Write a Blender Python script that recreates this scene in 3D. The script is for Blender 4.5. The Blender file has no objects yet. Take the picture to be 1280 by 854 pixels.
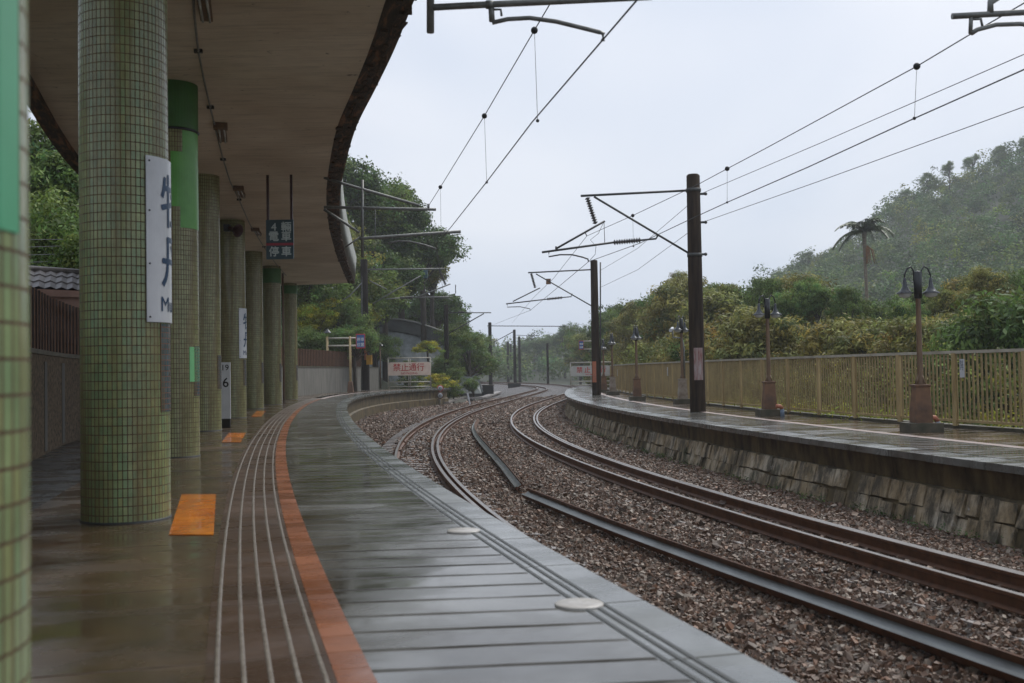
import bpy, bmesh, math, random
import numpy as np
from mathutils import Vector, Matrix
random.seed(7); RNG = np.random.default_rng(11)
sc = bpy.context.scene
COL = sc.collection
R = math.radians
# ------------------------------------------------------------------ camera model
F, PITCH, ROLL, EYE = 1350.0, 0.02712, 0.01627, 1.3
cp, sp, cr, sr = math.cos(PITCH), math.sin(PITCH), math.cos(ROLL), math.sin(ROLL)
FWD = Vector((0, cp, sp)); UP = Vector((0, -sp, cp)); RT_ = Vector((1, 0, 0))
CR = cr*RT_ - sr*UP; CU = sr*RT_ + cr*UP
CAMP = Vector((0, 0, EYE))
def ray(u, v):
    return FWD + CR*((u-640)/F) - CU*((v-427)/F)
def G(u, v, z=0.0):
    d = ray(u, v); t = (z-EYE)/d.z
    return CAMP + d*t
def D(u, v, Y):
    d = ray(u, v); return CAMP + d*(Y/d.y)
def onplane(u, v, p, n):            # pixel ray meets the vertical plane through p with normal n
    d = ray(u, v); t = (Vector(p)-CAMP).dot(n)/d.dot(n)
    return CAMP + d*t
cam = bpy.data.cameras.new('camera'); co = bpy.data.objects.new('camera', cam); COL.objects.link(co)
co.matrix_world = Matrix(((CR.x, CU.x, -FWD.x, 0), (CR.y, CU.y, -FWD.y, 0), (CR.z, CU.z, -FWD.z, EYE), (0, 0, 0, 1)))
cam.sensor_width = 36; cam.lens = 36*F/1280; cam.clip_start = .05; cam.clip_end = 3000
cam.dof.use_dof = True; cam.dof.focus_distance = 30; cam.dof.aperture_fstop = 2.6
sc.camera = co
# ------------------------------------------------------------------ materials
def mat(name):
    m = bpy.data.materials.new(name); m.use_nodes = True
    nt = m.node_tree; b = nt.nodes['Principled BSDF']
    return m, nt, b
class N:
    def __init__(s, nt): s.nt = nt; s._tc = None
    def n(s, t, **k):
        x = s.nt.nodes.new(t)
        for a, b in k.items(): setattr(x, a, b)
        return x
    def l(s, a, b): s.nt.links.new(a, b)
    def tc(s, which='Object'):
        if not s._tc: s._tc = s.n('ShaderNodeTexCoord')
        return s._tc.outputs[which]
    def mapping(s, vec, scale=(1, 1, 1), rot=(0, 0, 0)):
        m = s.n('ShaderNodeMapping'); s.l(vec, m.inputs[0]); m.inputs['Scale'].default_value = scale; m.inputs['Rotation'].default_value = rot
        return m.outputs[0]
    def noise(s, vec, scale, detail=4, rough=.6, dist=0):
        x = s.n('ShaderNodeTexNoise'); s.l(vec, x.inputs['Vector'])
        x.inputs['Scale'].default_value = scale; x.inputs['Detail'].default_value = detail
        x.inputs['Roughness'].default_value = rough; x.inputs['Distortion'].default_value = dist
        return x.outputs['Fac']
    def ramp(s, fac, stops):
        r = s.n('ShaderNodeValToRGB'); e = r.color_ramp.elements
        while len(e) > 1: e.remove(e[-1])
        for i, (p, c) in enumerate(stops):
            if i: q = e.new(p)
            else: q = e[0]; q.position = p
            if not isinstance(c, (tuple, list)): c = (c, c, c)
            q.color = (*c[:3], 1)
        s.l(fac, r.inputs[0]); return r.outputs[0]
    def mix(s, f, a, b, mode='MIX'):
        m = s.n('ShaderNodeMix', data_type='RGBA', blend_type=mode)
        for sock, val in ((m.inputs[0], f), (m.inputs[6], a), (m.inputs[7], b)):
            if hasattr(val, 'links') or hasattr(val, 'is_linked'): s.l(val, sock)
            elif isinstance(val, (int, float)): sock.default_value = val if sock == m.inputs[0] else (val, val, val, 1)
            else: sock.default_value = (*val[:3], 1)
        return m.outputs[2]
    def math(s, op, a, b=0.0, c=None):
        m = s.n('ShaderNodeMath', operation=op)
        for i, v in enumerate((a, b, c)):
            if v is None: continue
            if hasattr(v, 'is_linked'): s.l(v, m.inputs[i])
            else: m.inputs[i].default_value = v
        return m.outputs[0]
    def bump(s, h, strength=.3, dist=.02):
        b = s.n('ShaderNodeBump'); s.l(h, b.inputs['Height']); b.inputs['Strength'].default_value = strength; b.inputs['Distance'].default_value = dist
        return b.outputs[0]
def P(b, k, v, N_=None):
    if hasattr(v, 'is_linked'): N_.l(v, b.inputs[k])
    elif isinstance(v, (tuple, list)): b.inputs[k].default_value = (*v[:3], 1)
    else: b.inputs[k].default_value = v
def simple(name, c1, c2=None, scale=6, rough=.6, bump=.15, metal=0, detail=6, stretch=(1, 1, 1), spec=.5, r2=None):
    m, nt, b = mat(name); n = N(nt)
    v = n.mapping(n.tc(), stretch)
    f = n.noise(v, scale, detail)
    c2 = c2 or tuple(x*.6 for x in c1)
    P(b, 'Base Color', n.ramp(f, [(.3, c2), (.62, c1)]), n)
    if r2 is not None: P(b, 'Roughness', n.ramp(n.noise(v, scale*.7, 3), [(.4, rough), (.6, r2)]), n)
    else: P(b, 'Roughness', rough)
    P(b, 'Metallic', metal); P(b, 'Specular IOR Level', spec)
    if bump: n.l(n.bump(f, bump, .01), b.inputs['Normal'])
    return m
def attrmat(name, base, rough=.7, var=.5, trans=0.0, spec=.3):
    m, nt, b = mat(name); n = N(nt)
    a = n.n('ShaderNodeAttribute', attribute_name='tint')
    P(b, 'Base Color', n.mix(1.0, a.outputs['Color'], base, 'MULTIPLY'), n)
    P(b, 'Roughness', rough); P(b, 'Specular IOR Level', spec)
    if trans:
        t = n.n('ShaderNodeBsdfTranslucent'); n.l(n.mix(1.0, a.outputs['Color'], tuple(x*1.3 for x in base), 'MULTIPLY'), t.inputs[0])
        ms = n.n('ShaderNodeMixShader'); ms.inputs[0].default_value = trans
        n.l(b.outputs[0], ms.inputs[1]); n.l(t.outputs[0], ms.inputs[2])
        n.l(ms.outputs[0], nt.nodes['Material Output'].inputs[0])
    return m
# ------------------------------------------------------------------ mesh builder
class MB:
    def __init__(s): s.v = []; s.f = []; s.uv = {}; s.mi = []; s.smooth = []
    def add(s, vs, fs, mi=0, uvs=None, smooth=False):
        o = len(s.v); s.v += [tuple(x) for x in vs]
        for i, f in enumerate(fs):
            if uvs: s.uv[len(s.f)] = uvs[i]
            s.f.append([o+j for j in f]); s.mi.append(mi); s.smooth.append(smooth)
        return s
    def box(s, c, d, rz=0, mi=0, axes=None):
        if axes is None:
            ca, sa = math.cos(rz), math.sin(rz); axes = (Vector((ca, sa, 0)), Vector((-sa, ca, 0)), Vector((0, 0, 1)))
        c = Vector(c); h = [x/2 for x in d]
        vs = [c+axes[0]*h[0]*i+axes[1]*h[1]*j+axes[2]*h[2]*k for i in (-1, 1) for j in (-1, 1) for k in (-1, 1)]
        s.add(vs, [(0, 1, 3, 2), (4, 6, 7, 5), (0, 4, 5, 1), (2, 3, 7, 6), (0, 2, 6, 4), (1, 5, 7, 3)], mi); return s
    def bar(s, a, b, w, h, mi=0):
        a = Vector(a); b = Vector(b); d = (b-a); L = d.length; d.normalize()
        side = d.cross(Vector((0, 0, 1)))
        if side.length < 1e-3: side = Vector((1, 0, 0))
        side.normalize(); up = side.cross(d)
        return s.box((a+b)/2, (L, w, h), axes=(d, side, up), mi=mi)
    def tube(s, pts, r, n=8, mi=0, cap=True, smooth=True):
        pts = [Vector(p) for p in pts]; rs = r if isinstance(r, (list, tuple)) else [r]*len(pts)
        ref = Vector((0, 0, 1))
        if abs((pts[-1]-pts[0]).normalized().z) > .9: ref = Vector((1, 0, 0))
        vs = []
        for i, p in enumerate(pts):
            t = (pts[min(i+1, len(pts)-1)]-pts[max(i-1, 0)]).normalized()
            x = t.cross(ref).normalized(); y = x.cross(t)
            for k in range(n):
                a = 2*math.pi*k/n; vs.append(p+x*rs[i]*math.cos(a)+y*rs[i]*math.sin(a))
        fs = []
        for i in range(len(pts)-1):
            for k in range(n): fs.append((i*n+k, i*n+(k+1) % n, (i+1)*n+(k+1) % n, (i+1)*n+k))
        s.add(vs, fs, mi, smooth=smooth)
        if cap:
            s.add(vs[:n], [tuple(range(n))[::-1]], mi); s.add(vs[-n:], [tuple(range(n))], mi)
        return s
    def lathe(s, c, prof, n=24, mi=0, axis=None, smooth=True):
        c = Vector(c); ax = (axis or Vector((0, 0, 1))).normalized()
        x = ax.orthogonal().normalized(); y = ax.cross(x)
        vs = [c+ax*z+(x*math.cos(2*math.pi*k/n)+y*math.sin(2*math.pi*k/n))*r for r, z in prof for k in range(n)]
        fs = [(i*n+k, i*n+(k+1) % n, (i+1)*n+(k+1) % n, (i+1)*n+k) for i in range(len(prof)-1) for k in range(n)]
        s.add(vs, fs, mi, smooth=smooth); return s
    def ball(s, c, r, mi=0):
        return s.lathe(c, [(max(r*math.sin(math.pi*i/8), 1e-4), -r*math.cos(math.pi*i/8)) for i in range(9)], 12, mi)
    def poly_prism(s, poly, thick, mi=0):           # poly: list of 3D pts in a plane, thick: vector
        n = len(poly); t = Vector(thick); a = [Vector(p) for p in poly]; b = [p+t for p in a]
        s.add(a+b, [tuple(range(n))[::-1], tuple(range(n, 2*n))]+[(i, (i+1) % n, n+(i+1) % n, n+i) for i in range(n)], mi); return s
    def build(s, name, mats, parent=None, world=True):
        me = bpy.data.meshes.new(name)
        off = Vector(parent.get('_o', (0, 0, 0))) if (parent is not None and world) else Vector((0, 0, 0))
        me.from_pydata([tuple(Vector(v)-off) for v in s.v], [], s.f)
        if not isinstance(mats, (list, tuple)): mats = [mats]
        for m in mats: me.materials.append(m)
        me.polygons.foreach_set('material_index', s.mi)
        me.polygons.foreach_set('use_smooth', s.smooth)
        if s.uv:
            ul = me.uv_layers.new(name='UVMap')
            for i, p in enumerate(me.polygons):
                if i in s.uv:
                    for li, q in zip(p.loop_indices, s.uv[i]): ul.data[li].uv = q
        bm = bmesh.new(); bm.from_mesh(me); bmesh.ops.remove_doubles(bm, verts=bm.verts, dist=1e-5)
        bmesh.ops.recalc_face_normals(bm, faces=bm.faces); bm.to_mesh(me); bm.free(); me.update()
        o = bpy.data.objects.new(name, me); COL.objects.link(o)
        if parent is not None: o.parent = parent; o['_o'] = tuple(off)
        return o
def tag(o, label=None, cat=None, group=None, kind=None):
    if label: o['label'] = label
    if cat: o['category'] = cat
    if group: o['group'] = group
    if kind: o['kind'] = kind
    return o
def thing(name, loc, label, cat, group=None, rz=0):
    o = bpy.data.objects.new(name, None); o.empty_display_size = .2; COL.objects.link(o)
    o.location = loc; o.rotation_euler = (0, 0, rz); o['_o'] = tuple(loc) if rz == 0 else (0, 0, 0)
    return tag(o, label, cat, group)
def copy_tree(o, parent=None):
    c = o.copy(); COL.objects.link(c)
    if parent is not None: c.parent = parent
    for ch in [x for x in KIDS(o)]: copy_tree(ch, c)
    return c
def KIDS(o): return [x for x in list(COL.objects) if x.parent == o]
# ------------------------------------------------------------------ plan curves
class Path:
    def __init__(s, pts, step=.5):
        p = np.array(pts, float); n = len(p)
        q = np.vstack([2*p[0]-p[1], p, 2*p[-1]-p[-2]]); out = []
        for i in range(n-1):
            a, b, c, d = q[i:i+4]; L = np.hypot(*(c-b)); m = max(2, int(L/step*2))
            for t in np.linspace(0, 1, m, endpoint=False):
                out.append(.5*((2*b)+(-a+c)*t+(2*a-5*b+4*c-d)*t*t+(-a+3*b-3*c+d)*t**3))
        out.append(p[-1]); out = np.array(out)
        sl = np.r_[0, np.cumsum(np.hypot(*np.diff(out, axis=0).T))]
        s.L = sl[-1]; s.s = np.arange(0, s.L, step); s.step = step
        s.p = np.stack([np.interp(s.s, sl, out[:, k]) for k in (0, 1)], 1)
        t = np.gradient(s.p, axis=0); s.t = t/np.linalg.norm(t, axis=1)[:, None]
        s.n = np.stack([s.t[:, 1], -s.t[:, 0]], 1)       # to the right of travel
    def at(s, q, o=0.0):
        x = [np.interp(q, s.s, s.p[:, k]+o*s.n[:, k]) for k in (0, 1)]; return x
    def tan(s, q): return Vector((np.interp(q, s.s, s.t[:, 0]), np.interp(q, s.s, s.t[:, 1]), 0))
    def nor(s, q): return Vector((np.interp(q, s.s, s.n[:, 0]), np.interp(q, s.s, s.n[:, 1]), 0))
    def near(s, x, y): 
        i = np.argmin((s.p[:, 0]-x)**2+(s.p[:, 1]-y)**2); return s.s[i]
    def sy(s, y): return float(np.interp(y, s.p[:, 1], s.s))
    def sweep(s, mb, prof, s0=0, s1=None, mi=0, closed=True, step=None, caps=True, smooth=False, offs=None):
        s1 = s.L-s.step if s1 is None else s1; st = step or 1.0
        qs = np.linspace(s0, s1, max(2, int((s1-s0)/st)+1)); n = len(prof); vs = []
        pr = prof+[prof[0]] if closed else prof
        d = [0]
        for a, b in zip(pr[:-1], pr[1:]): d.append(d[-1]+math.hypot(a[0]-b[0], a[1]-b[1]))
        for q in qs:
            for (o, z) in prof:
                x, y = s.at(q, o+(offs(q) if offs else 0)); vs.append((x, y, z))
        fs = []; uvs = []
        m = n if closed else n-1
        for i in range(len(qs)-1):
            for k in range(m):
                k2 = (k+1) % n
                fs.append((i*n+k, i*n+k2, (i+1)*n+k2, (i+1)*n+k))
                uvs.append([(qs[i], d[k]), (qs[i], d[k+1]), (qs[i+1], d[k+1]), (qs[i+1], d[k])])
        mb.add(vs, fs, mi, uvs, smooth)
        if closed and caps:
            e = vs[:n]; mb.add(e, [tuple(range(n))], mi); e = vs[-n:]; mb.add(e, [tuple(range(n))[::-1]], mi)
        return mb
EXT = lambda a, b, k: (a[0]+(a[0]-b[0])*k, a[1]+(a[1]-b[1])*k)
LTp = [(2.37, 2.21), (1.3, 6.06), (0.34, 9.95), (-0.5, 13.86), (-1.21, 17.79), (-1.8, 21.75), (-2.27, 25.72), (-2.62, 29.71), (-2.86, 33.7), (-2.99, 37.7), (-3.03, 41.7), (-2.97, 45.7), (-2.84, 49.69), (-2.65, 53.69), (-2.39, 57.68), (-2.09, 61.67), (-1.74, 65.65), (-1.37, 69.64), (-0.98, 73.62), (-0.58, 77.6), (-0.17, 81.58), (0.23, 85.56), (0.63, 89.54), (1.02, 93.52), (1.4, 97.5), (1.77, 101.48), (2.13, 105.47), (2.5, 109.45), (2.86, 113.43)]
RTp = [(6.74, 2.24), (5.61, 6.07), (4.58, 9.94), (3.65, 13.83), (2.84, 17.74), (2.14, 21.68), (1.57, 25.64), (1.11, 29.61), (0.78, 33.6), (0.56, 37.59), (0.46, 41.59), (0.47, 45.59), (0.58, 49.59), (0.78, 53.59), (1.07, 57.57), (1.43, 61.56), (1.85, 65.54), (2.32, 69.51), (2.8, 73.48), (3.29, 77.45), (3.77, 81.42), (4.25, 85.4), (4.72, 89.38), (5.15, 93.37), (5.55, 97.37), (5.95, 101.37), (6.3, 105.36), (6.6, 109.34), (6.85, 113.28)]
PRp = [(8.98, 2.17), (8.01, 6.05), (7.12, 9.95), (6.31, 13.87), (5.58, 17.8), (4.93, 21.75), (4.37, 25.71), (3.88, 29.68), (3.49, 33.66), (3.17, 37.65), (2.93, 41.64), (2.78, 45.64), (2.71, 49.64), (2.73, 53.64), (2.83, 57.63), (3.02, 61.63), (3.25, 65.62), (3.5, 69.6), (3.85, 74), (4.35, 78), (5.3, 81.2)]
PLp = [(3.22, -2.75), (2.07, 1.08), (0.99, 4.93), (-0.01, 8.8), (-0.95, 12.69), (-1.83, 16.59), (-2.66, 20.5), (-3.44, 24.43), (-4.19, 28.36), (-4.89, 32.29), (-5.56, 36.24), (-6.2, 40.19), (-6.8, 44.14), (-7.35, 48.1), (-7.83, 52.07), (-8.24, 56.05), (-8.54, 60.04), (-8.71, 64.04), (-8.7, 68.04), (-8.48, 72.03), (-7.99, 76.0), (-7.17, 79.91), (-6.0, 83.72), (-4.9, 86.6)]
LTp = [EXT(LTp[0], LTp[1], 2), EXT(LTp[0], LTp[1], 1)]+LTp+[(3.3, 122), (3.2, 134), (2.0, 150), (-1, 170), (-6, 190), (-14, 212)]
RTp = [EXT(RTp[0], RTp[1], 2), EXT(RTp[0], RTp[1], 1)]+RTp+[(7.3, 122), (7.3, 135), (6.2, 152), (3.3, 172), (-2, 193), (-10, 216)]
PRp = [EXT(PRp[0], PRp[1], 2), EXT(PRp[0], PRp[1], 1)]+PRp
PLp = [EXT(PLp[0], PLp[1], 1)]+PLp
LT, RTK, PR, PL = Path(LTp), Path(RTp), Path(PRp), Path(PLp)
WALLp = [(-.6, -6), (-3.0, 2), (-5.3, 9), (-8.0, 18.1), (-9.4, 23.2), (-11.1, 32), (-12.6, 45), (-13.2, 57), (-13.0, 66), (-12.2, 78), (-11.2, 92)]
WALL = Path(WALLp)
FENp = [(15.8, -1), (14.6, 3), (13.2, 7), (11.6, 12), (10.3, 16.3), (9.3, 19.6), (8.4, 22.9), (7.6, 27.2), (6.95, 32), (6.5, 37), (6.15, 43), (5.8, 50), (5.7, 57), (5.85, 65), (6.4, 73), (7.3, 80.5)]
FEN = Path(FENp)
RAILZ = -0.757; CL, CRT = .074, .11
# ================================================================== WORLD
w = bpy.data.worlds.new("World"); sc.world = w; w.use_nodes = True
nt = w.node_tree; n = N(nt); bg = nt.nodes['Background']
sky = n.n('ShaderNodeTexSky', sky_type='NISHITA'); sky.sun_disc = False
SUN_EL, SUN_AZ = R(52), R(40)
sky.sun_elevation = SUN_EL; sky.sun_rotation = SUN_AZ; sky.dust_density = 4; sky.air_density = 1
tc = n.n('ShaderNodeTexCoord')
cl1 = n.noise(n.mapping(tc.outputs['Generated'], (1, 1, 2.2)), 1.6, 3, .5, .6)
cloud = n.ramp(cl1, [(.3, (3.2, 3.85, 4.9)), (.5, (4.1, 4.6, 5.5)), (.68, (5.3, 5.55, 6.1))])
col = n.mix(.9, sky.outputs[0], cloud)
n.l(col, bg.inputs[0]); bg.inputs[1].default_value = .112
sun = bpy.data.lights.new('sun', 'SUN'); sun.energy = 1.5; sun.angle = R(30); sun.color = (1, .97, .92)
so = bpy.data.objects.new('sun', sun); COL.objects.link(so)
dv = Vector((math.sin(SUN_AZ)*math.cos(SUN_EL), math.cos(SUN_AZ)*math.cos(SUN_EL), math.sin(SUN_EL)))
so.rotation_euler = (-dv).to_track_quat('-Z', 'Y').to_euler()
sc.view_settings.view_transform = 'Standard'; sc.view_settings.look = 'None'; sc.view_settings.gamma = 1; sc.view_settings.exposure = .55
sc.cycles.max_bounces = 6; sc.cycles.volume_bounces = 1; sc.cycles.transparent_max_bounces = 8
# ================================================================== MATERIALS
M = {}
def wetfloor(name, c1, c2, joint=None, rough=(.07, .35), uv=True, puddle=1.1, jcol=.35, grooves=None, stain=None, cross=None, bumpk=.06):
    m, nt, b = mat(name); n = N(nt)
    v = n.tc('UV'); o = n.tc('Object')
    big = n.noise(o, puddle, 5, .6, .4); fine = n.noise(o, 14, 6, .7)
    c = n.ramp(big, [(.35, c2), (.65, c1)])
    c = n.mix(.35, c, n.ramp(fine, [(.3, .45), (.7, 1.0)]), 'MULTIPLY')
    h = fine
    if joint:
        sx = n.n('ShaderNodeSeparateXYZ'); n.l(v, sx.inputs[0])
        jn = n.noise(n.mapping(v, (.6, .25, 1)), 3, 3)
        a = n.math('ADD', sx.outputs[0], n.math('MULTIPLY', sx.outputs[1], joint[1]))
        a = n.math('ADD', a, n.math('MULTIPLY', jn, .03))
        fr = n.math('FRACT', n.math('DIVIDE', a, joint[0]))
        d = n.math('ABSOLUTE', n.math('SUBTRACT', fr, .5))
        line = n.ramp(d, [(.0, 1), (.5-joint[2]/joint[0]*1.6, 1), (.5-joint[2]/joint[0]*.6, 0)])
        jv = n.ramp(n.noise(n.mapping(v, (3.0, .35, 1)), 2.0, 4, .7), [(.35, .0), (.62, 1)])
        line2 = n.mix(jv, n.ramp(line, [(0, .55), (1, 1)]), line)
        c = n.mix(1.0, c, n.mix(line2, (jcol, jcol*.93, jcol*.8), (1, 1, 1)), 'MULTIPLY')
        # every board holds water a little differently
        bi = n.math('FLOOR', n.math('DIVIDE', n.math('ADD', a, joint[0]*0), joint[0]))
        wn = n.n('ShaderNodeTexWhiteNoise', noise_dimensions='1D'); n.l(bi, wn.inputs['W'])
        c = n.mix(1.0, c, n.ramp(wn.outputs[0], [(0, .8), (1, 1.15)]), 'MULTIPLY')
        h = n.mix(.5, fine, line2)
    if stain: c = n.mix(n.ramp(n.noise(o, stain[1], 5, .7), [(.5, 0), (.7, 1)]), c, stain[0])
    P(b, 'Base Color', c, n)
    r = n.ramp(n.noise(n.mapping(v if uv else o, (1.3, .5, 1)), 1.6, 5, .65, .3), [(.38, rough[0]), (.62, rough[1])])
    if joint:
        wr = n.ramp(wn.outputs[0], [(0, 0), (1, .13)])
        r = n.math('ADD', r, n.math('MULTIPLY', wr, n.ramp(n.noise(n.mapping(v, (.3, .5, 1)), 1.5, 3), [(.35, 0), (.65, 1)])))
        r = n.mix(line2, .9, r); P(b, 'Specular IOR Level', n.math('MULTIPLY', line2, 1.0), n)
    else: P(b, 'Specular IOR Level', .5)
    P(b, 'Roughness', r, n)
    n.l(n.bump(h, bumpk, .01), b.inputs['Normal'])
    return m
M['deck'] = wetfloor('wet_grey_boards', (.17, .17, .155), (.045, .038, .022), joint=(.36, .16, .021), rough=(.02, .24), jcol=.25, bumpk=.07)
M['coping'] = wetfloor('wet_coping', (.20, .21, .20), (.10, .105, .095), joint=(1.2, 0, .01), rough=(.10, .34))
M['groove'] = simple('dark_groove', (.035, .04, .035), rough=.5)
M['hall'] = wetfloor('brown_wet_terrazzo', (.135, .085, .045), (.055, .038, .022), joint=(1.8, 0, .01), rough=(.04, .30), puddle=.9, bumpk=.05, jcol=.4)
M['outerpave'] = wetfloor('rough_wet_paving', (.07, .07, .068), (.03, .03, .028), rough=(.1, .5), puddle=2.5, bumpk=.5)
M['strip'] = wetfloor('brown_tactile', (.105, .06, .035), (.07, .042, .026), joint=(.6, 0, .006), rough=(.22, .4), jcol=.6)
M['orange'] = wetfloor('terracotta_tile', (.36, .13, .055), (.25, .085, .035), joint=(.3, 0, .006), rough=(.16, .34), jcol=.55)
M['whiteline'] = simple('wet_white_line', (.27, .24, .20), (.12, .095, .07), 30, .35, .1)
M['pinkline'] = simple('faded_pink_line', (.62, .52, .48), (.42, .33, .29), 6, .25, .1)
M['marker'] = wetfloor('orange_marker_paint', (.85, .27, .02), (.55, .13, .01), rough=(.04, .3), uv=False, puddle=3.0, bumpk=.04)
M['disc'] = simple('pale_cap', (.55, .52, .47), (.4, .37, .33), 12, .3, .1)
# tiles
def tilemat(name, c1, c2, mortar, tw, th, stainy=True, spec=.5):
    m, nt, b = mat(name); n = N(nt); v = n.tc('UV'); o = n.tc('Object')
    t = n.n('ShaderNodeTexBrick'); t.offset = 0; t.squash = 1
    n.l(v, t.inputs['Vector']); t.inputs['Scale'].default_value = 1
    t.inputs['Color1'].default_value = (*c1, 1); t.inputs['Color2'].default_value = (*c2, 1); t.inputs['Mortar'].default_value = (*mortar, 1)
    t.inputs['Mortar Size'].default_value = .0042; t.inputs['Mortar Smooth'].default_value = .1; t.inputs['Bias'].default_value = 0
    t.inputs['Brick Width'].default_value = tw; t.inputs['Row Height'].default_value = th
    c = t.outputs['Color']
    st = n.noise(n.mapping(v, (5.0, .35, 1)), 1.1, 5, .65)
    if stainy:
        c = n.mix(n.ramp(st, [(.36, 0), (.62, .65)]), c, (.15, .10, .035))
        c = n.mix(.5, c, n.ramp(n.noise(o, 6, 5, .7), [(.3, .5), (.7, 1.15)]), 'MULTIPLY')
    P(b, 'Base Color', c, n)
    P(b, 'Roughness', n.ramp(t.outputs['Fac'], [(0, .25), (1, .8)]), n); P(b, 'Specular IOR Level', spec)
    n.l(n.bump(n.math('SUBTRACT', 1.0, t.outputs['Fac']), .6, .004), b.inputs['Normal'])
    return m
M['tile'] = tilemat('green_mosaic', (.24, .37, .185), (.35, .40, .175), (.07, .028, .013), .042, .079)
M['tile_olive'] = tilemat('olive_mosaic', (.29, .32, .15), (.36, .37, .18), (.07, .032, .015), .042, .079)
M['tile_blue'] = tilemat('blue_mosaic', (.015, .09, .12), (.09, .17, .2), (.16, .05, .035), .045, .05)
M['paint'] = simple('green_paint', (.13, .38, .07), (.10, .30, .055), 2.5, .35, .03)
M['paint_d'] = simple('dark_green_paint', (.05, .15, .03), (.04, .11, .02), 3, .5, .05)
M['paint_t'] = simple('sea_green_paint', (.10, .42, .22), (.09, .36, .18), 2, .35, .03)
M['patch'] = simple('bright_green_patch', (.22, .62, .25), (.18, .5, .2), 3, .35, .03)
# canopy concrete
m, nt, b = mat('board_marked_concrete'); n = N(nt); o = n.tc('Object')
g1 = n.noise(n.mapping(o, (.35, 3.0, 1)), 3.2, 8, .72, .25); g2 = n.noise(o, .35, 5, .6)
c = n.ramp(g2, [(.35, (.55, .46, .34)), (.65, (.74, .66, .53))])
c = n.mix(.7, c, n.ramp(g1, [(.28, .5), (.48, .92), (.7, 1.08)]), 'MULTIPLY')
sp_ = n.noise(o, 5, 4, .6)
c = n.mix(n.ramp(sp_, [(.66, 0), (.74, .7)]), c, (.06, .045, .03))
P(b, 'Base Color', c, n); P(b, 'Roughness', .75); n.l(n.bump(g1, .5, .02), b.inputs['Normal']); M['soffit'] = m
m, nt, b = mat('rotten_edge'); n = N(nt); o = n.tc('UV')
g = n.noise(n.mapping(o, (1.2, 6, 1)), 1.2, 6, .7, .5)
P(b, 'Base Color', n.ramp(g, [(.32, (.018, .015, .012)), (.5, (.06, .045, .03)), (.6, (.22, .10, .045)), (.72, (.14, .12, .09))]), n)
P(b, 'Roughness', .8); n.l(n.bump(g, .8, .04), b.inputs['Normal']); M['lip'] = m
M['fascia'] = simple('pale_fascia', (.30, .31, .28), (.16, .165, .14), 1.5, .6, .1, stretch=(1, 1, .3))
M['platwall'] = simple('mossy_dark_concrete', (.17, .125, .06), (.014, .012, .007), 3.4, .55, .7, stretch=(1, 1, .45), detail=9)
# rubble facing: squared stones with joints, moss and pale stains
m, nt, b = mat('stone_facing'); n = N(nt); o = n.tc('Object')
c = n.ramp(n.noise(o, 1.3, 6, .6, .5), [(.35, (.28, .20, .10)), (.5, (.44, .34, .21)), (.66, (.64, .56, .43))])
st = n.noise(n.mapping(o, (1, 1, .35)), 3.2, 8, .75, .3)
c = n.mix(n.ramp(st, [(.42, 0), (.58, .9)]), c, (.05, .042, .026))
c = n.mix(n.ramp(n.noise(o, 5, 5, .7), [(.63, 0), (.72, .6)]), c, (.55, .53, .48))
c = n.mix(n.ramp(n.noise(o, 1.1, 6, .7), [(.57, 0), (.68, .85)]), c, (.035, .045, .010))
P(b, 'Base Color', c, n); P(b, 'Roughness', .55)
n.l(n.bump(n.mix(.5, st, n.noise(o, 14, 6, .7)), .9, .03), b.inputs['Normal']); M['stonewall'] = m
# ballast sheet
m, nt, b = mat('ballast_bed'); n = N(nt); o = n.tc('Object')
vo = n.n('ShaderNodeTexVoronoi'); n.l(o, vo.inputs['Vector']); vo.inputs['Scale'].default_value = 16
c = n.ramp(vo.outputs['Color'], [(0, (.035, .026, .02)), (.4, (.085, .06, .048)), (.7, (.13, .10, .088)), (1, (.2, .17, .155))])
c = n.mix(1.0, c, n.ramp(vo.outputs['Distance'], [(0, 1.1), (.6, .3)]), 'MULTIPLY')
c = n.mix(.5, c, n.ramp(n.noise(o, .5, 4), [(.35, .7), (.65, 1.2)]), 'MULTIPLY')
P(b, 'Base Color', c, n); P(b, 'Roughness', .5); n.l(n.bump(vo.outputs['Distance'], 1, .05), b.inputs['Normal']); M['bed'] = m
M['stones'] = attrmat('crushed_stone', (1, 1, 1), .5, spec=.35)
M['rust'] = simple('rusty_rail', (.15, .068, .034), (.07, .035, .02), 8, .55, .15, .2)
M['railhead'] = simple('polished_rail', (.27, .25, .23), (.17, .15, .13), 5, .33, .03, .7)
M['greyrail'] = simple('grey_steel', (.2, .21, .2), (.10, .10, .09), 4, .33, .05, .4, stretch=(1, .3, 1))
M['sleeper'] = simple('concrete_sleeper', (.30, .27, .25), (.17, .15, .135), 5, .45, .2)
M['mast'] = simple('dark_stained_mast', (.05, .034, .022), (.014, .010, .008), 3, .75, .25, stretch=(3, 3, .25), spec=.15)
M['mast_b'] = simple('black_mast', (.022, .017, .014), (.009, .008, .007), 3, .8, .2, stretch=(3, 3, .25), spec=.1)
M['steel'] = simple('dark_galvanised', (.10, .10, .095), (.05, .05, .045), 12, .5, .05, .5)
M['steel_g'] = simple('grey_tube', (.22, .22, .20), (.13, .13, .12), 12, .45, .05, .4)
M['wire'] = simple('wire', (.03, .03, .03), rough=.5, bump=0, metal=.3)
M['insul'] = simple('insulator', (.09, .08, .075), (.05, .045, .04), 10, .25, .0)
M['rustpost'] = simple('rusty_brown_post', (.17, .10, .05), (.08, .045, .025), 5, .55, .2, stretch=(3, 3, .6))
M['rustbase'] = simple('rusty_base', (.21, .105, .05), (.08, .045, .028), 3, .6, .3)
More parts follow.
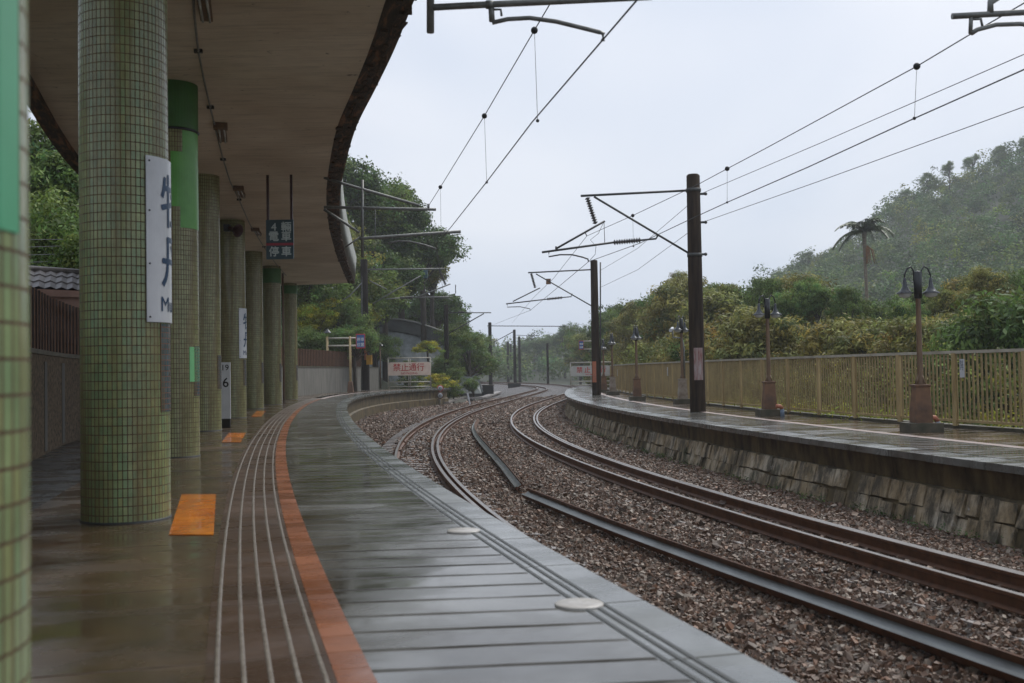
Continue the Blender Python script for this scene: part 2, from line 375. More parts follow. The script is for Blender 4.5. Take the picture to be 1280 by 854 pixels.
M['palebase'] = simple('peeling_base', (.36, .31, .25), (.17, .11, .07), 4, .6, .3)
M['blackmetal'] = simple('black_paint', (.018, .018, .018), (.01, .01, .01), 9, .3, .05, spec=.5)
M['shade'] = simple('dark_lamp_shade', (.07, .075, .08), (.03, .03, .032), 6, .25, .03, .4)
M['glass'] = simple('milky_glass', (.5, .5, .48), (.35, .35, .33), 5, .2, 0)
M['fence'] = simple('ochre_fence', (.36, .265, .12), (.21, .15, .065), 2.2, .6, .15, stretch=(2, 2, .8))
M['fence2'] = simple('ochre_fence_post', (.46, .34, .16), (.30, .21, .09), 3, .55, .15, stretch=(2, 2, .6))
M['railcap'] = simple('pale_handrail', (.50, .46, .38), (.34, .30, .23), 3, .35, .05)
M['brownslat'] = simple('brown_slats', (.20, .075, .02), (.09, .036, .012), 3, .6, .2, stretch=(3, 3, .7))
M['granite'] = simple('dark_granite_wall', (.17, .125, .08), (.008, .006, .004), 13, .75, .6, detail=8, spec=.2)
M['greywall'] = simple('grey_concrete_wall', (.19, .18, .155), (.10, .095, .08), 2, .7, .2, stretch=(1.5, 1.5, .3))
M['ledge'] = simple('mossy_ledge', (.10, .085, .055), (.035, .035, .018), 3, .6, .4)
M['white'] = simple('white_enamel', (.62, .63, .64), (.52, .53, .54), 3, .3, .02)
M['blue'] = simple('blue_letter', (.008, .045, .11), (.008, .04, .095), 3, .4, 0)
M['black'] = simple('black_letter', (.012, .012, .014), rough=.4, bump=0)
M['red'] = simple('red_letter', (.55, .04, .03), (.4, .04, .03), 5, .45, 0)
M['signdark'] = simple('dark_teal_board', (.006, .032, .036), (.005, .025, .028), 3, .4, 0)
M['signwhite'] = simple('worn_white_letter', (.42, .46, .42), (.3, .34, .3), 9, .5, 0)
M['redline'] = simple('red_stripe', (.28, .008, .02), rough=.5, bump=0)
M['barrier'] = simple('pale_barrier_board', (.78, .62, .50), (.66, .48, .38), 2, .45, .05)
M['barrier_g'] = simple('off_white_barrier_board', (.55, .53, .48), (.42, .4, .35), 2, .45, .05)
M['bluesign'] = simple('blue_sign', (.05, .12, .30), (.04, .10, .25), 5, .4, 0)
M['yellow'] = simple('yellow_box', (.62, .33, .02), (.5, .25, .02), 4, .4, .05)
M['tape'] = simple('orange_tape', (.5, .17, .09), (.32, .12, .07), 3, .5, .05)
M['roof'] = simple('grey_roof_tile', (.13, .115, .11), (.06, .052, .05), 6, .5, .3)
M['pinkwall'] = simple('pink_plaster', (.38, .23, .18), (.27, .16, .12), 2, .7, .1)
M['concrete'] = simple('weathered_grey_concrete', (.24, .26, .255), (.10, .11, .10), 1.1, .65, .4, stretch=(1.3, 1.3, .35))
M['parapet'] = simple('dark_parapet_concrete', (.085, .09, .085), (.04, .042, .038), 1.0, .7, .3)
M['bark'] = simple('bark', (.07, .055, .04), (.03, .024, .018), 4, .8, .4, stretch=(2, 2, .4))
M['barklight'] = simple('palm_bark', (.2, .16, .11), (.12, .09, .06), 3, .8, .3, stretch=(1, 1, 3))
M['soil'] = simple('wet_soil_and_weeds', (.05, .05, .022), (.025, .022, .013), .8, .85, .3)
M['hill'] = simple('hill_undergrowth', (.035, .045, .02), (.02, .025, .012), .15, .9, .3)
LEAFM = {}
for k, c, tr in (('deep', (.085, .14, .034), .3), ('mid', (.125, .18, .042), .32), ('olive', (.20, .205, .05), .32), ('yellow', (.30, .30, .035), .38),
             ('bamboo', (.225, .21, .06), .3), ('brown', (.21, .165, .05), .3), ('fresh', (.14, .21, .055), .35), ('far', (.088, .13, .042), .3)):
    LEAFM[k] = attrmat('foliage_'+k, c, .6, trans=tr, spec=.25)
# ================================================================== GROUND
gm = MB(); gm.add([(-280, -90, -2.6), (520, -90, -2.6), (520, 520, -2.6), (-280, 520, -2.6)], [(0, 1, 2, 3)])
tag(gm.build('ground', M['soil']), kind='structure')
# trackbed cross-sections between both platform faces
def section(q):
    x, y = LT.at(q); pts = []
    sl = PL.near(x, y); sp2 = PR.near(x, y)
    a = PL.at(sl); b = PR.at(sp2); r = RTK.at(RTK.near(x, y))
    L0 = np.array([x, y]); r = np.array(r); nL = np.array([LT.nor(q).x, LT.nor(q).y])
    if y > 84: a = L0-nL*5
    if y > 78: b = r+nL*5
    a = np.array(a); b = np.array(b)
    return a, L0, r, b
BZ = RAILZ-.195
def bedz(a, L0, r, b, t):   # t lateral 0..3 piecewise
    pass
def bed_profile(q):
    a, L0, r, b = section(q)
    d = (r-L0)/np.linalg.norm(r-L0)
    out = []
    dl = np.linalg.norm(L0-a); dr = np.linalg.norm(b-r)
    da = (L0-a)/dl; db = (b-r)/dr
    out.append((a-da*.3, BZ-.45)); out.append((a+da*.05, BZ-.4)); out.append((L0-da*min(1.25, dl-.3), BZ+.02))
    out.append((L0-da*.75, BZ+CL+.01)); out.append((L0-d*0, BZ+.045)); out.append((L0+d*.75, BZ)); 
    g = np.linalg.norm(r-L0)
    out.append((L0+d*1.2, BZ-.02)); out.append(((L0+r)/2, BZ-.03)); out.append((r-d*1.3, BZ+.06)); out.append((r-d*.75, BZ+CRT))
    out.append((r+d*0, BZ+.055)); out.append((r+db*.75, BZ)); out.append((r+db*1.1, BZ-.03)); out.append((b-db*min(.35, dr*.2), BZ-.08)); out.append((b+db*.2, BZ-.13))
    return out
qs = [q for q in np.arange(0, LT.L-1, 1.0)]
bm_ = MB(); PROF = [bed_profile(q) for q in qs]; nn = len(PROF[0])
vs = [(p[0], p[1], z) for pr in PROF for p, z in pr]
bm_.add(vs, [(i*nn+k, i*nn+k+1, (i+1)*nn+k+1, (i+1)*nn+k) for i in range(len(qs)-1) for k in range(nn-1)], smooth=True)
tag(bm_.build('ballast_bed', M['bed']), kind='structure')
# loose stones
def scatter_stones():
    V = []; C = []; base = np.array([(x, y, z) for x in (-1, 1) for y in (-1, 1) for z in (-1, 1)], float)
    P_ = np.array([[(p[0], p[1], z) for p, z in pr] for pr in PROF])   # [q, k, 3]
    areas = [(0, 14, 1050, .0150), (14, 26, 650, .0175), (26, 42, 330, .0225), (42, 64, 170, .028), (64, 90, 80, .034)]
    for y0, y1, dens, sz in areas:
        for i in range(len(qs)-1):
            ym = P_[i, :, 1].mean()
            if not (y0 <= ym < y1) or ym < 2.5: continue
            for k in range(nn-1):
                A, B, Cc, Dd = P_[i, k], P_[i, k+1], P_[i+1, k+1], P_[i+1, k]
                ar = .5*np.linalg.norm(np.cross(Cc-A, Dd-B))
                if ar > 8: continue
                m = RNG.poisson(ar*dens)
                if not m: continue
                s_, t_ = RNG.random((2, m, 1))
                p = (A*(1-s_)+B*s_)*(1-t_)+(Dd*(1-s_)+Cc*s_)*t_
                V.append(np.c_[p, np.full(m, sz)])
    V = np.vstack(V); m = len(V)
    c = V[:, :3]; s = V[:, 3]*RNG.lognormal(0, .28, m)
    v = base[None]*(1+RNG.uniform(-.45, .35, (m, 8, 3)))*s[:, None, None]*RNG.uniform(.55, 1.25, (m, 1, 3))
    # random rotations
    q = RNG.normal(size=(m, 4)); q /= np.linalg.norm(q, axis=1)[:, None]
    w_, x, y, z = q.T
    Rm = np.stack([np.stack([1-2*(y*y+z*z), 2*(x*y-z*w_), 2*(x*z+y*w_)], -1), np.stack([2*(x*y+z*w_), 1-2*(x*x+z*z), 2*(y*z-x*w_)], -1), np.stack([2*(x*z-y*w_), 2*(y*z+x*w_), 1-2*(x*x+y*y)], -1)], 1)
    v = np.einsum('mij,mkj->mki', Rm, v)
    c[:, 2] += s*RNG.uniform(-.5, .9, m)
    v += c[:, None, :]
    tri = np.array([(0, 1, 3), (0, 3, 2), (4, 6, 7), (4, 7, 5), (0, 4, 5), (0, 5, 1), (2, 3, 7), (2, 7, 6), (0, 2, 6), (0, 6, 4), (1, 5, 7), (1, 7, 3)])
    f = (tri[None]+8*np.arange(m)[:, None, None]).reshape(-1, 3)
    pal = np.array([(.085, .052, .036), (.13, .088, .064), (.055, .038, .028), (.165, .128, .105), (.20, .175, .155), (.17, .10, .068), (.105, .09, .075), (.22, .195, .17)])
    ci = RNG.choice(len(pal), m, p=[.25, .2, .19, .13, .07, .055, .09, .015]); cc = pal[ci]*RNG.uniform(.75, 1.3, (m, 1))*np.array([1.27, 1.16, 1.02])
    return v.reshape(-1, 3), f, cc
def fast_mesh(name, v, f, cols, per, matr, parent=None):
    k = f.shape[1]; me = bpy.data.meshes.new(name)
    me.vertices.add(len(v)); me.vertices.foreach_set('co', v.astype(np.float32).ravel())
    me.loops.add(f.size); me.loops.foreach_set('vertex_index', f.astype(np.int32).ravel())
    me.polygons.add(len(f)); me.polygons.foreach_set('loop_start', np.arange(0, f.size, k, dtype=np.int32))
    try: me.polygons.foreach_set('loop_total', np.full(len(f), k, np.int32))
    except Exception: pass
    me.polygons.foreach_set('use_smooth', np.zeros(len(f), bool))
    me.update(calc_edges=True)
    a = me.color_attributes.new('tint', 'FLOAT_COLOR', 'POINT')
    a.data.foreach_set('color', np.repeat(np.c_[cols, np.ones(len(cols))], per, axis=0).astype(np.float32).ravel())
    for mm in (matr if isinstance(matr, list) else [matr]): me.materials.append(mm)
    o = bpy.data.objects.new(name, me)
    COL.objects.link(o)
    if parent is not None: o.parent = parent
    return o
v, f, cc = scatter_stones()
o = fast_mesh('ballast_stones', v, f, cc, 8, M['stones'])
tag(o, 'loose brown and grey crushed stones of the track ballast', 'ballast', kind='stuff')
# ================================================================== TRACKS
def rail_prof(o, top, flip=False):
    h = .153; p = [(-.035, 0), (.035, 0), (.036, -.03), (.012, -.045), (.009, -.12), (.063, -.142), (.063, -.153), (-.063, -.153), (-.063, -.142), (-.009, -.12), (-.012, -.045), (-.036, -.03)]
    return [(o+x, top+z) for x, z in p]
def track(name, path, cant, gside, label, guard, bury=0.0):
    root = thing(name, (*path.at(path.sy(12)), RAILZ), label, 'railway track', 'railway tracks between the platforms')
    g = .5335
    for sgn, tz in ((-1, RAILZ+cant), (1, RAILZ)):
        mb = MB(); pr = rail_prof(sgn*g, tz); path.sweep(mb, pr, 0, path.L-1, smooth=False)
        # running surface
        path.sweep(mb, [(sgn*g-.03, tz+.002), (sgn*g+.03, tz+.002)], 0, path.L-1, mi=1, closed=False)
        mb.build('rail', [M['rust'], M['railhead']], root)
    mb = MB(); path.sweep(mb, rail_prof(guard[0], RAILZ+guard[1]), path.sy(guard[2]), path.sy(guard[3]))
    path.sweep(mb, [(guard[0]-.03, RAILZ+guard[1]+.002), (guard[0]+.03, RAILZ+guard[1]+.002)], path.sy(guard[2]), path.sy(guard[3]), mi=1, closed=False)
    mb.build('guard_rail', [M['rust'], M['railhead']], root)
    # sleepers
    def sl_mb(mb, q):
        x, y = path.at(q); t = path.tan(q); nn_ = path.nor(q); tilt = -cant/1.067
        ax = (Vector((nn_.x, nn_.y, tilt)).normalized(), t, Vector((0, 0, 1)))
        c = Vector((x, y, RAILZ+cant/2-.153-.085-bury+.004))
        mb.box(c, (2.1, .22, .16), axes=ax)
        for s_ in (-1, 1):
            for e in (-.1, .1):
                mb.box(c+ax[0]*(s_*g+e)+Vector((0, 0, .098)), (.05, .1, .035), axes=ax, mi=1)
                mb.tube([c+ax[0]*(s_*g+e)+Vector((0, 0, .09)), c+ax[0]*(s_*g+e)+Vector((0, 0, .15))], .015, 6, mi=1)
    q0 = path.sy(4.5); rest = MB()
    for i in range(260):
        q = q0+i*.62
        if q > path.L-3: break
        if i < 90:
            mb = MB(); sl_mb(mb, q); mb.build('sleeper', [M['sleeper'], M['rust']], root)
        else: sl_mb(rest, q)
    tag(rest.build('far_sleepers', [M['sleeper'], M['rust']], root), kind='stuff')
    return root
track('railway_track', LT, CL, 1, 'curving railway track nearest the wet left platform', (.5335-.15, .02, 14, 60))
track('railway_track', RTK, CRT, 1, 'curving railway track beside the stone wall of the right platform', (.5335-.13, .02, -3, 62), .09)
# spare rails lying on their side in the ballast
def spare(name, pts, label, up):
    pth = Path([(p.x, p.y) for p in pts], .25); root = None
    mb = MB(); z0 = RAILZ-.11
    # foot stands upright facing the camera, head towards the far side
    raw = [(.07, .085), (.055, .085), (.045, .02), (-.035, .02), (-.05, .04), (-.085, .04), (-.085, -.035), (-.05, -.035), (-.035, -.005), (.045, -.005), (.055, -.065), (.07, -.065)]
    ct, st = math.cos(.5), math.sin(.5); rt = lambda p: (p[0]*ct-p[1]*st, z0+.03+p[0]*st+p[1]*ct)
    pth.sweep(mb, [rt(p) for p in raw], 0, pth.L-.01, step=.5)
    pth.sweep(mb, [rt((-.084, .043)), rt((-.05, .043)), rt((-.035, .023)), rt((.044, .023))], 0, pth.L-.01, closed=False, mi=1, step=.5)
    o = mb.build(name, [M['rust'], M['greyrail']]); tag(o, label, 'spare rail', 'spare rails lying between the tracks'); return o
zz = RAILZ-.11
spare('spare_rail', [G(657, 619, zz), G(760, 661, zz), G(900, 713, zz), G(1040, 762, zz), G(1180, 812, zz), G(1310, 858, zz)][::-1], 'long grey rail lying on the ballast, running to the lower right corner', 1)
spare('spare_rail', [G(650, 611, zz), G(628, 583, zz), G(609, 562, zz), G(596, 546, zz), G(592.5, 535, zz), G(597, 526, zz)], 'shorter grey rail lying farther off on the ballast, ending where the long one starts', 1)
# ================================================================== LEFT PLATFORM
def cross(mb, path, offs, z, s0, s1, mi=0):     # flat strip between two offsets
    path.sweep(mb, [(offs[0], z), (offs[1], z)], s0, s1, mi=mi, closed=False)
S1 = PL.L-.5
lp = thing('left_platform', (0, 0, 0), None, None); tag(lp, kind='structure'); lp['_o'] = (0, 0, 0)
mb = MB(); PL.sweep(mb, [(0, 0), (0, -.16), (-.18, -.2), (-.18, -.75), (-.05, -.8), (-.05, -1.6), (-1.5, -1.6), (-1.5, -.01)], 0, S1); mb.build('platform_face', M['platwall'], lp)
mb = MB(); cross(mb, PL, (-.37, .03), .004, 0, S1); mb.build('coping', M['coping'], lp)
# lip of the coping
mb = MB(); PL.sweep(mb, [(.03, .0035), (.03, -.1), (-.02, -.1), (-.02, .003)], 0, S1); mb.build('coping_lip', M['coping'], lp)
mb = MB()
for o_ in (-.215, -.275, -.345): cross(mb, PL, (o_-.012, o_+.012), .008, 0, S1)
mb.build('groove_lines', M['groove'], lp)
mb = MB(); cross(mb, PL, (-1.62, -.37), .004, 0, S1); mb.build('boarded_deck', M['deck'], lp)
mb = MB(); cross(mb, PL, (-1.78, -1.62), .008, 0, PL.sy(56)-.4); mb.build('terracotta_line', M['orange'], lp)
mb = MB(); cross(mb, PL, (-1.85, -1.52), .008, PL.sy(56), S1); mb.build('pale_edge_line', M['pinkline'], lp)  # painted line, widened so its pale colour also carries the bright wet reflection
mb = MB(); cross(mb, PL, (-2.32, -1.78), .006, 0, PL.sy(58)); mb.build('tactile_strip', M['strip'], lp)
mb = MB()
for k in range(5):
    o_ = -2.27+k*.112; PL.sweep(mb, [(o_-.011, .006), (o_-.006, .011), (o_+.006, .011), (o_+.011, .006)], 0, PL.sy(58), step=.6)
mb.build('white_ridges', M['whiteline'], lp)
hp = MB()
# hall floor: from the tactile strip to a kerb line behind the columns, then paving to the wall
def hall_off(y): return float(np.interp(y, [0, 10, 24, 60, 90], [-4.05, -4.15, -4.2, -4.0, -4.0]))
qs2 = np.arange(0, S1, 1.0); vs = []; fs = []; uv = []
for q in qs2:
    x, y = PL.at(q, -2.32); x2, y2 = PL.at(q, hall_off(PL.at(q)[1])); vs += [(x, y, .004), (x2, y2, .004)]
for i in range(len(qs2)-1):
    fs.append((2*i, 2*i+1, 2*i+3, 2*i+2)); uv.append([(qs2[i], 0), (qs2[i], 2), (qs2[i+1], 2), (qs2[i+1], 0)])
hp.add(vs, fs, 0, uv); hp.build('hall_floor', M['hall'], lp)
mb = MB(); vs = []; fs = []; uv = []
for q in qs2:
    x2, y2 = PL.at(q, hall_off(PL.at(q)[1])-.02); w_ = WALL.at(WALL.near(x2, y2), -.3); vs += [(x2, y2, -.05), (w_[0], w_[1], -.05)]
for i in range(len(qs2)-1):
    fs.append((2*i, 2*i+1, 2*i+3, 2*i+2)); uv.append([(qs2[i], 0), (qs2[i], 2), (qs2[i+1], 2), (qs2[i+1], 0)])
mb.add(vs, fs, 0, uv); mb.build('rear_paving', M['outerpave'], lp)
mb = MB(); vs = []
PL.sweep(mb, [(-4.05, .003), (-4.2, -.06)], 0, 1, closed=False)
# far strip of pale concrete in front of the wall
mk = lambda name, poly, m, parent, t=.006: MB().poly_prism([Vector(p) for p in poly], (0, 0, t)).build(name, m, parent)
def marker(px, label):
    z = .006; o = mk('floor_marker', [G(*p, z) for p in px], M['marker'], None)
    return tag(o, label, 'floor marking', 'orange markers on the platform floor')
marker([(211, 669), (267, 669), (270, 618.5), (227, 618.5)], 'largest orange floor marker, beside the nearest full tiled column')
marker([(277, 553), (301, 553), (307, 541.5), (286, 541.5)], 'middle orange floor marker, in front of the 19 over 6 board')
marker([(314, 521), (327, 521), (332, 514), (321, 514)], 'smallest and farthest orange floor marker, next to the fifth column')
for (u, v_, lb) in ((724, 756, 'round pale cap on the deck, nearer the camera'), (579.5, 664, 'round pale cap on the deck, farther from the camera')):
    p = G(u, v_, .006); mb = MB(); rr = .135
    mb.lathe((p.x, p.y, .003), [(rr, 0), (rr, .009), (rr*.95, .014), (.0005, .015)], 40)
    tag(mb.build('deck_cap', M['disc']), lb, 'floor cap', 'round caps set in the platform deck')
# ------------------------------------------------------------------ text helper
def text_mb(txt, size, wide=1.0):
    cu = bpy.data.curves.new('t', 'FONT'); cu.body = txt; cu.size = size; cu.align_x = 'CENTER'; cu.align_y = 'CENTER'; cu.resolution_u = 3
    ob = bpy.data.objects.new('t', cu); COL.objects.link(ob)
    dg = bpy.context.evaluated_depsgraph_get(); me = bpy.data.meshes.new_from_object(ob.evaluated_get(dg))
    bpy.data.objects.remove(ob); bpy.data.curves.remove(cu)
    bm = bmesh.new(); bm.from_mesh(me); bpy.data.meshes.remove(me)
    return bm
def flat_text(txt, size, origin, right, up, m, parent, bold=0.0, name='lettering', sx=1.0, curved=None):
    """curved=(center, radius, az0): wrap round a vertical cylinder"""
    bm = text_mb(txt, size)
    if curved:
        bmesh.ops.triangulate(bm, faces=bm.faces)
        for _ in range(2):
            es = [e for e in bm.edges if e.calc_length() > .05]
            if es: bmesh.ops.subdivide_edges(bm, edges=es, cuts=2); bmesh.ops.triangulate(bm, faces=bm.faces)
    mb = MB(); vs = []
    xs = [v.co.x for v in bm.verts]; ys = [v.co.y for v in bm.verts]
    cx = (max(xs)+min(xs))/2; cy = (max(ys)+min(ys))/2
    nrm = Vector(right).cross(Vector(up)) if not curved else None
    for v in bm.verts:
        x = (v.co.x-cx)*sx; y = v.co.y-cy
        if curved:
            c, rad, az = curved; a = az+x/rad
            vs.append((c[0]+rad*math.cos(a), c[1]+rad*math.sin(a), c[2]+y))
        else: vs.append(Vector(origin)+Vector(right)*x+Vector(up)*y)
    bm.verts.ensure_lookup_table()
    fs = [[v.index for v in f.verts] for f in bm.faces]
    mb.add(vs, fs)
    if bold and not curved:
        for dx, dy in ((bold, 0), (-bold, 0), (0, bold), (0, -bold)):
            k = .0004*(1+abs(dy)*100)
            mb.add([Vector(p)+Vector(right)*dx+Vector(up)*dy+nrm*(.0005+ .0003*(dx > 0)+.0006*(dy > 0)+.0009*(dy < 0)) for p in vs], fs)
    elif bold:
        c, rad, az = curved
        for i_, (dx, dy) in enumerate(((bold, 0), (-bold, 0), (0, bold), (0, -bold))):
            vs2 = []
            for x, y, z in vs:
                a = math.atan2(y-c[1], x-c[0])+dx/rad; r2 = rad+.0004*(i_+1)
                vs2.append((c[0]+r2*math.cos(a), c[1]+r2*math.sin(a), z+dy))
            mb.add(vs2, fs)
    bm.free()
    return mb.build(name, m, parent)
# ------------------------------------------------------------------ columns
CR_ = .39; CTOP = 6.05
def shell(c, r, a0, a1, z0, z1, n=16, mi=0, mb=None, t=.006):
    mb = mb or MB(); vs = []; rr = (r, r+t)
    for k in range(n+1):
        a = a0+(a1-a0)*k/n
        for q in rr:
            for z in (z0, z1): vs.append((c[0]+q*math.cos(a), c[1]+q*math.sin(a), z))
    fs = []; uv = []
    for k in range(n):
        i = 4*k; j = i+4
        A0 = (a0+(a1-a0)*k/n)*r; A1 = (a0+(a1-a0)*(k+1)/n)*r
        fs += [(i+2, j+2, j+3, i+3), (i, i+1, j+1, j), (i+1, i+3, j+3, j+1), (i, j, j+2, i+2)]
        uv += [[(A0, z0), (A1, z0), (A1, z1), (A0, z1)]]*4
    fs += [(0, 2, 3, 1), (4*n, 4*n+1, 4*n+3, 4*n+2)]; uv += [[(0, 0)]*4]*2
    mb.add(vs, fs, mi, uv, smooth=False); return mb
def column_body(tmat, name='tiled_shaft', r=CR_, h=CTOP+.05):
    mb = MB(); n_ = 60; vs = []; fs = []; uv = []
    for k in range(n_+1):
        a = 2*math.pi*k/n_
        vs += [(r*math.cos(a), r*math.sin(a), 0), (r*math.cos(a), r*math.sin(a), h)]
    pitch = 2*math.pi*r/58
    for k in range(n_):
        fs.append((2*k, 2*k+2, 2*k+3, 2*k+1)); L_ = 58*.042
        uv.append([(L_*k/n_, 0), (L_*(k+1)/n_, 0), (L_*(k+1)/n_, h), (L_*k/n_, h)])
    mb.add(vs, fs, 0, uv, smooth=True); return mb
COLS = [(-1.477, 2.35), None, None, None, None, None, None, None]
def colpos(u_c, v_base):                      # front foot pixel -> centre
    p = G(u_c, v_base, 0); d = Vector((p.x, p.y, 0)).normalized(); return (p.x+d.x*CR_, p.y+d.y*CR_)
for i, (u, v_) in enumerate(((158, 656), (219, 573), (256, 539.5), (292, 523), (317, 511.5), (341, 506), (363, 499.5))): COLS[i+1] = colpos(u, v_)
clabels = ['blurred green painted column at the left edge of the picture, nearest of all', 'large mosaic tiled column carrying the big white name plate',
           'tiled column with light green paint over its upper part', 'tiled column right behind the 19 over 6 board', 'tiled column with the small far name plate',
           'plain tiled column between the far name plate and the green collared column', 'tiled column with a short bright green collar under the roof',
           'last tiled column at the far end of the canopy']
cproto = None
for i, (cx, cy) in enumerate(COLS):
    root = thing('platform_column', (cx, cy, 0), clabels[i], 'column', 'tiled columns holding up the canopy'); root['_o'] = (0, 0, 0)
    o = column_body(None).build('tiled_shaft', M['tile'] if i in (0, 1) else M['tile_olive'], root, world=False)
    az = math.atan2(-cy, -cx)           # towards the camera; increasing angle = to the right in the picture
    mb = MB(); mb.lathe((0, 0, 0), [(CR_+.006, 0), (CR_+.006, .02), (CR_-.002, .022)], 48); mb.build('dark_foot', M['groove'], root, world=False)
    if i > 0: shell((0, 0), CR_, az+R(50), az+R(88), .98, 1.78).build('blue_mosaic_band', M['tile_blue'], root, world=False)
    if i == 0:
        shell((0, 0), CR_, az-R(120), az+R(61), 1.62, CTOP).build('green_paint', M['paint_t'], root, world=False)
        shell((0, 0), CR_, az-R(120), az+R(58), 0, .62).build('green_paint', M['paint_t'], root, world=False)
    if i == 2:
        z = lambda v_: EYE+(471.0-v_)*cy/F
        shell((0, 0), CR_, az-R(178), az+R(178), z(165), CTOP, 48, t=.012).build('green_paint', M['paint_d'], root, world=False)
        mb = shell((0, 0), CR_, az-R(5), az+R(100), z(262), z(194)); shell((0, 0), CR_, az+R(22), az+R(100), z(194), z(167), mb=mb); shell((0, 0), CR_, az+R(16), az+R(100), z(288), z(262), mb=mb)
        mb.build('green_paint', M['paint'], root, world=False)
        shell((0, 0), CR_, az+R(36), az+R(85), z(478), z(435)).build('green_paint', M['patch'], root, world=False)
        mb = MB(); mb.lathe((0, 0, z(165)), [(CR_+.02, -.02), (CR_+.035, 0), (CR_+.02, .02)], 40); mb.build('cable_ring', M['blackmetal'], root, world=False)
    if i in (6, 7):
        shell((0, 0), CR_, az-R(178), az+R(178), CTOP-(.75 if i == 6 else .55), CTOP-.12, 48, t=.02).build('green_paint', M['paint_d'], root, world=False)
    # name plates
    if i in (1, 4):
        c0 = Vector((cx, cy, 0)); zc = lambda v_: EYE+(471.3-v_)*(cy-.2)/F
        zt, zb = (zc(195), zc(403)) if i == 1 else (EYE+(469.2-386)*cy/F, EYE+(469.2-448)*cy/F)
        pr = thing('name_plate', (0, 0, 0), 'large white name plate with blue characters wrapped on the near column' if i == 1 else 'small looking white name plate with blue characters on the fourth column down the platform', 'name plate', 'station name plates on the columns')
        shell((cx, cy), CR_+.01, az+R(27), az+R(121), zb, zt, 24, t=.012).build('plate', M['white'], pr)
        H = zt-zb; aC = az+R(83); rr = CR_+.0245
        flat_text('牡', .50*H/1.45, None, None, None, M['blue'], pr, curved=((cx, cy, zb+H*.745), rr, aC), bold=.007, name='character')
        flat_text('丹', .50*H/1.45, None, None, None, M['blue'], pr, curved=((cx, cy, zb+H*.37), rr, aC), bold=.007, name='character')
        flat_text('Mudan', .185*H/1.45, None, None, None, M['blue'], pr, curved=((cx, cy, zb+H*.11), rr, aC), bold=.001, name='lettering')
        mb = MB()
        for a_ in (31, 117):
            for t_ in (.03, .35, .67, .97):
                a = az+R(a_); mb.ball((cx+rr*math.cos(a), cy+rr*math.sin(a), zb+H*t_), .009)
        mb.build('screws', M['black'], pr)
# ------------------------------------------------------------------ canopy
can = thing('platform_canopy', (0, 0, 0), 'long curved concrete canopy over the left platform', 'canopy')
# outer edge measured on the soffit plane
EPX = [(518, 0), (494, 60), (470, 110), (445, 160), (432, 205), (425.5, 240), (424.5, 268), (427, 295), (434, 325), (444, 355)]
edge = [G(u, v_, CTOP) for u, v_ in EPX]
ep = [(p.x, p.y) for p in edge]
print('EDGE', [(round(a, 2), round(b, 2)) for a, b in ep])
e0 = ep[0]; d0 = (ep[1][0]-ep[0][0], ep[1][1]-ep[0][1])
dl = math.hypot(*d0); d0 = (d0[0]/dl, d0[1]/dl)
ep = [(e0[0]-d0[0]*k+.0, e0[1]-d0[1]*k) for k in (22, 14, 7)]+ep
EP = Path(ep, .5)
rear = [G(u, v_, CTOP) for u, v_ in ((36, 168), (97, 219))]
print('REAR', rear)
CE = EP.L-.51
def rear_at(q):
    x, y = EP.at(q); 
    sw = WALL.near(x-6.5, y+1.2); a = WALL.at(sw, -.1)
    return a
mb = MB(); vs = []; fs = []; qs3 = np.linspace(0, CE, 60)
lat = [0, .12, .3, .5, .7, .88, 1]
for q in qs3:
    x, y = EP.at(q, -.36); a = rear_at(q)
    for t_ in lat: vs.append((x+(a[0]-x)*t_, y+(a[1]-y)*t_, CTOP))
nl = len(lat)
for i in range(len(qs3)-1):
    for k in range(nl-1): fs.append((i*nl+k, i*nl+k+1, (i+1)*nl+k+1, (i+1)*nl+k))
mb.add(vs, fs); mb.build('soffit', M['soffit'], can)
mb = MB(); vs2 = [(x, y, CTOP+.35) for x, y, z in vs]; mb.add(vs2, fs)
for i in range(len(qs3)-1):
    mb.add([vs[i*nl+nl-1], vs[(i+1)*nl+nl-1], vs2[(i+1)*nl+nl-1], vs2[i*nl+nl-1]], [(0, 1, 2, 3)])
j = (len(qs3)-1)*nl
for j in (0, (len(qs3)-1)*nl):
    for k in range(nl-1): mb.add([vs[j+k], vs[j+k+1], vs2[j+k+1], vs2[j+k]], [(0, 1, 2, 3)])
mb.build('roof_slab', M['fascia'], can)
mb = MB(); rl = [rear_at(q) for q in qs3]; RP = Path([rl[0]]+[r_ for k, r_ in enumerate(rl) if k % 6 == 3]+[rl[-1]], .5)
RP.sweep(mb, [(0, CTOP-.14), (.25, CTOP-.14), (.25, CTOP-.002), (0, CTOP+.3)], 0, RP.L-.5); mb.build('rear_edge_beam', M['lip'], can)
mb = MB(); EP.sweep(mb, [(0, CTOP), (-.10, CTOP-.015), (-.36, CTOP-.005), (-.36, CTOP+.2), (0, CTOP+.2)], 0, CE, step=.5)
# eroded underside of the edge: uneven drips and spalls
for q in np.arange(0, CE, .35):
    for k in range(2):
        x, y = EP.at(q+random.random()*.3, -random.uniform(.03, .33)); h = random.uniform(.01, .05)
        mb.box((x, y, CTOP-.01-h/2), (random.uniform(.03, .12), random.uniform(.1, .4), h), rz=math.atan2(EP.tan(q).y, EP.tan(q).x)-math.pi/2+random.uniform(-.15, .15))
mb.build('eroded_edge', M['lip'], can)
mb = MB(); EP.sweep(mb, [(.0, CTOP+.02), (.10, CTOP+1.35), (0, CTOP+1.35), (-.1, CTOP+.25)], EP.sy(20), CE, step=.5, smooth=True)
EP.sweep(mb, [(.0, CTOP+.02), (.03, CTOP+.36), (0, CTOP+.36), (-.1, CTOP+.25)], 0, EP.sy(20), step=.5)
mb.build('fascia', M['fascia'], can)
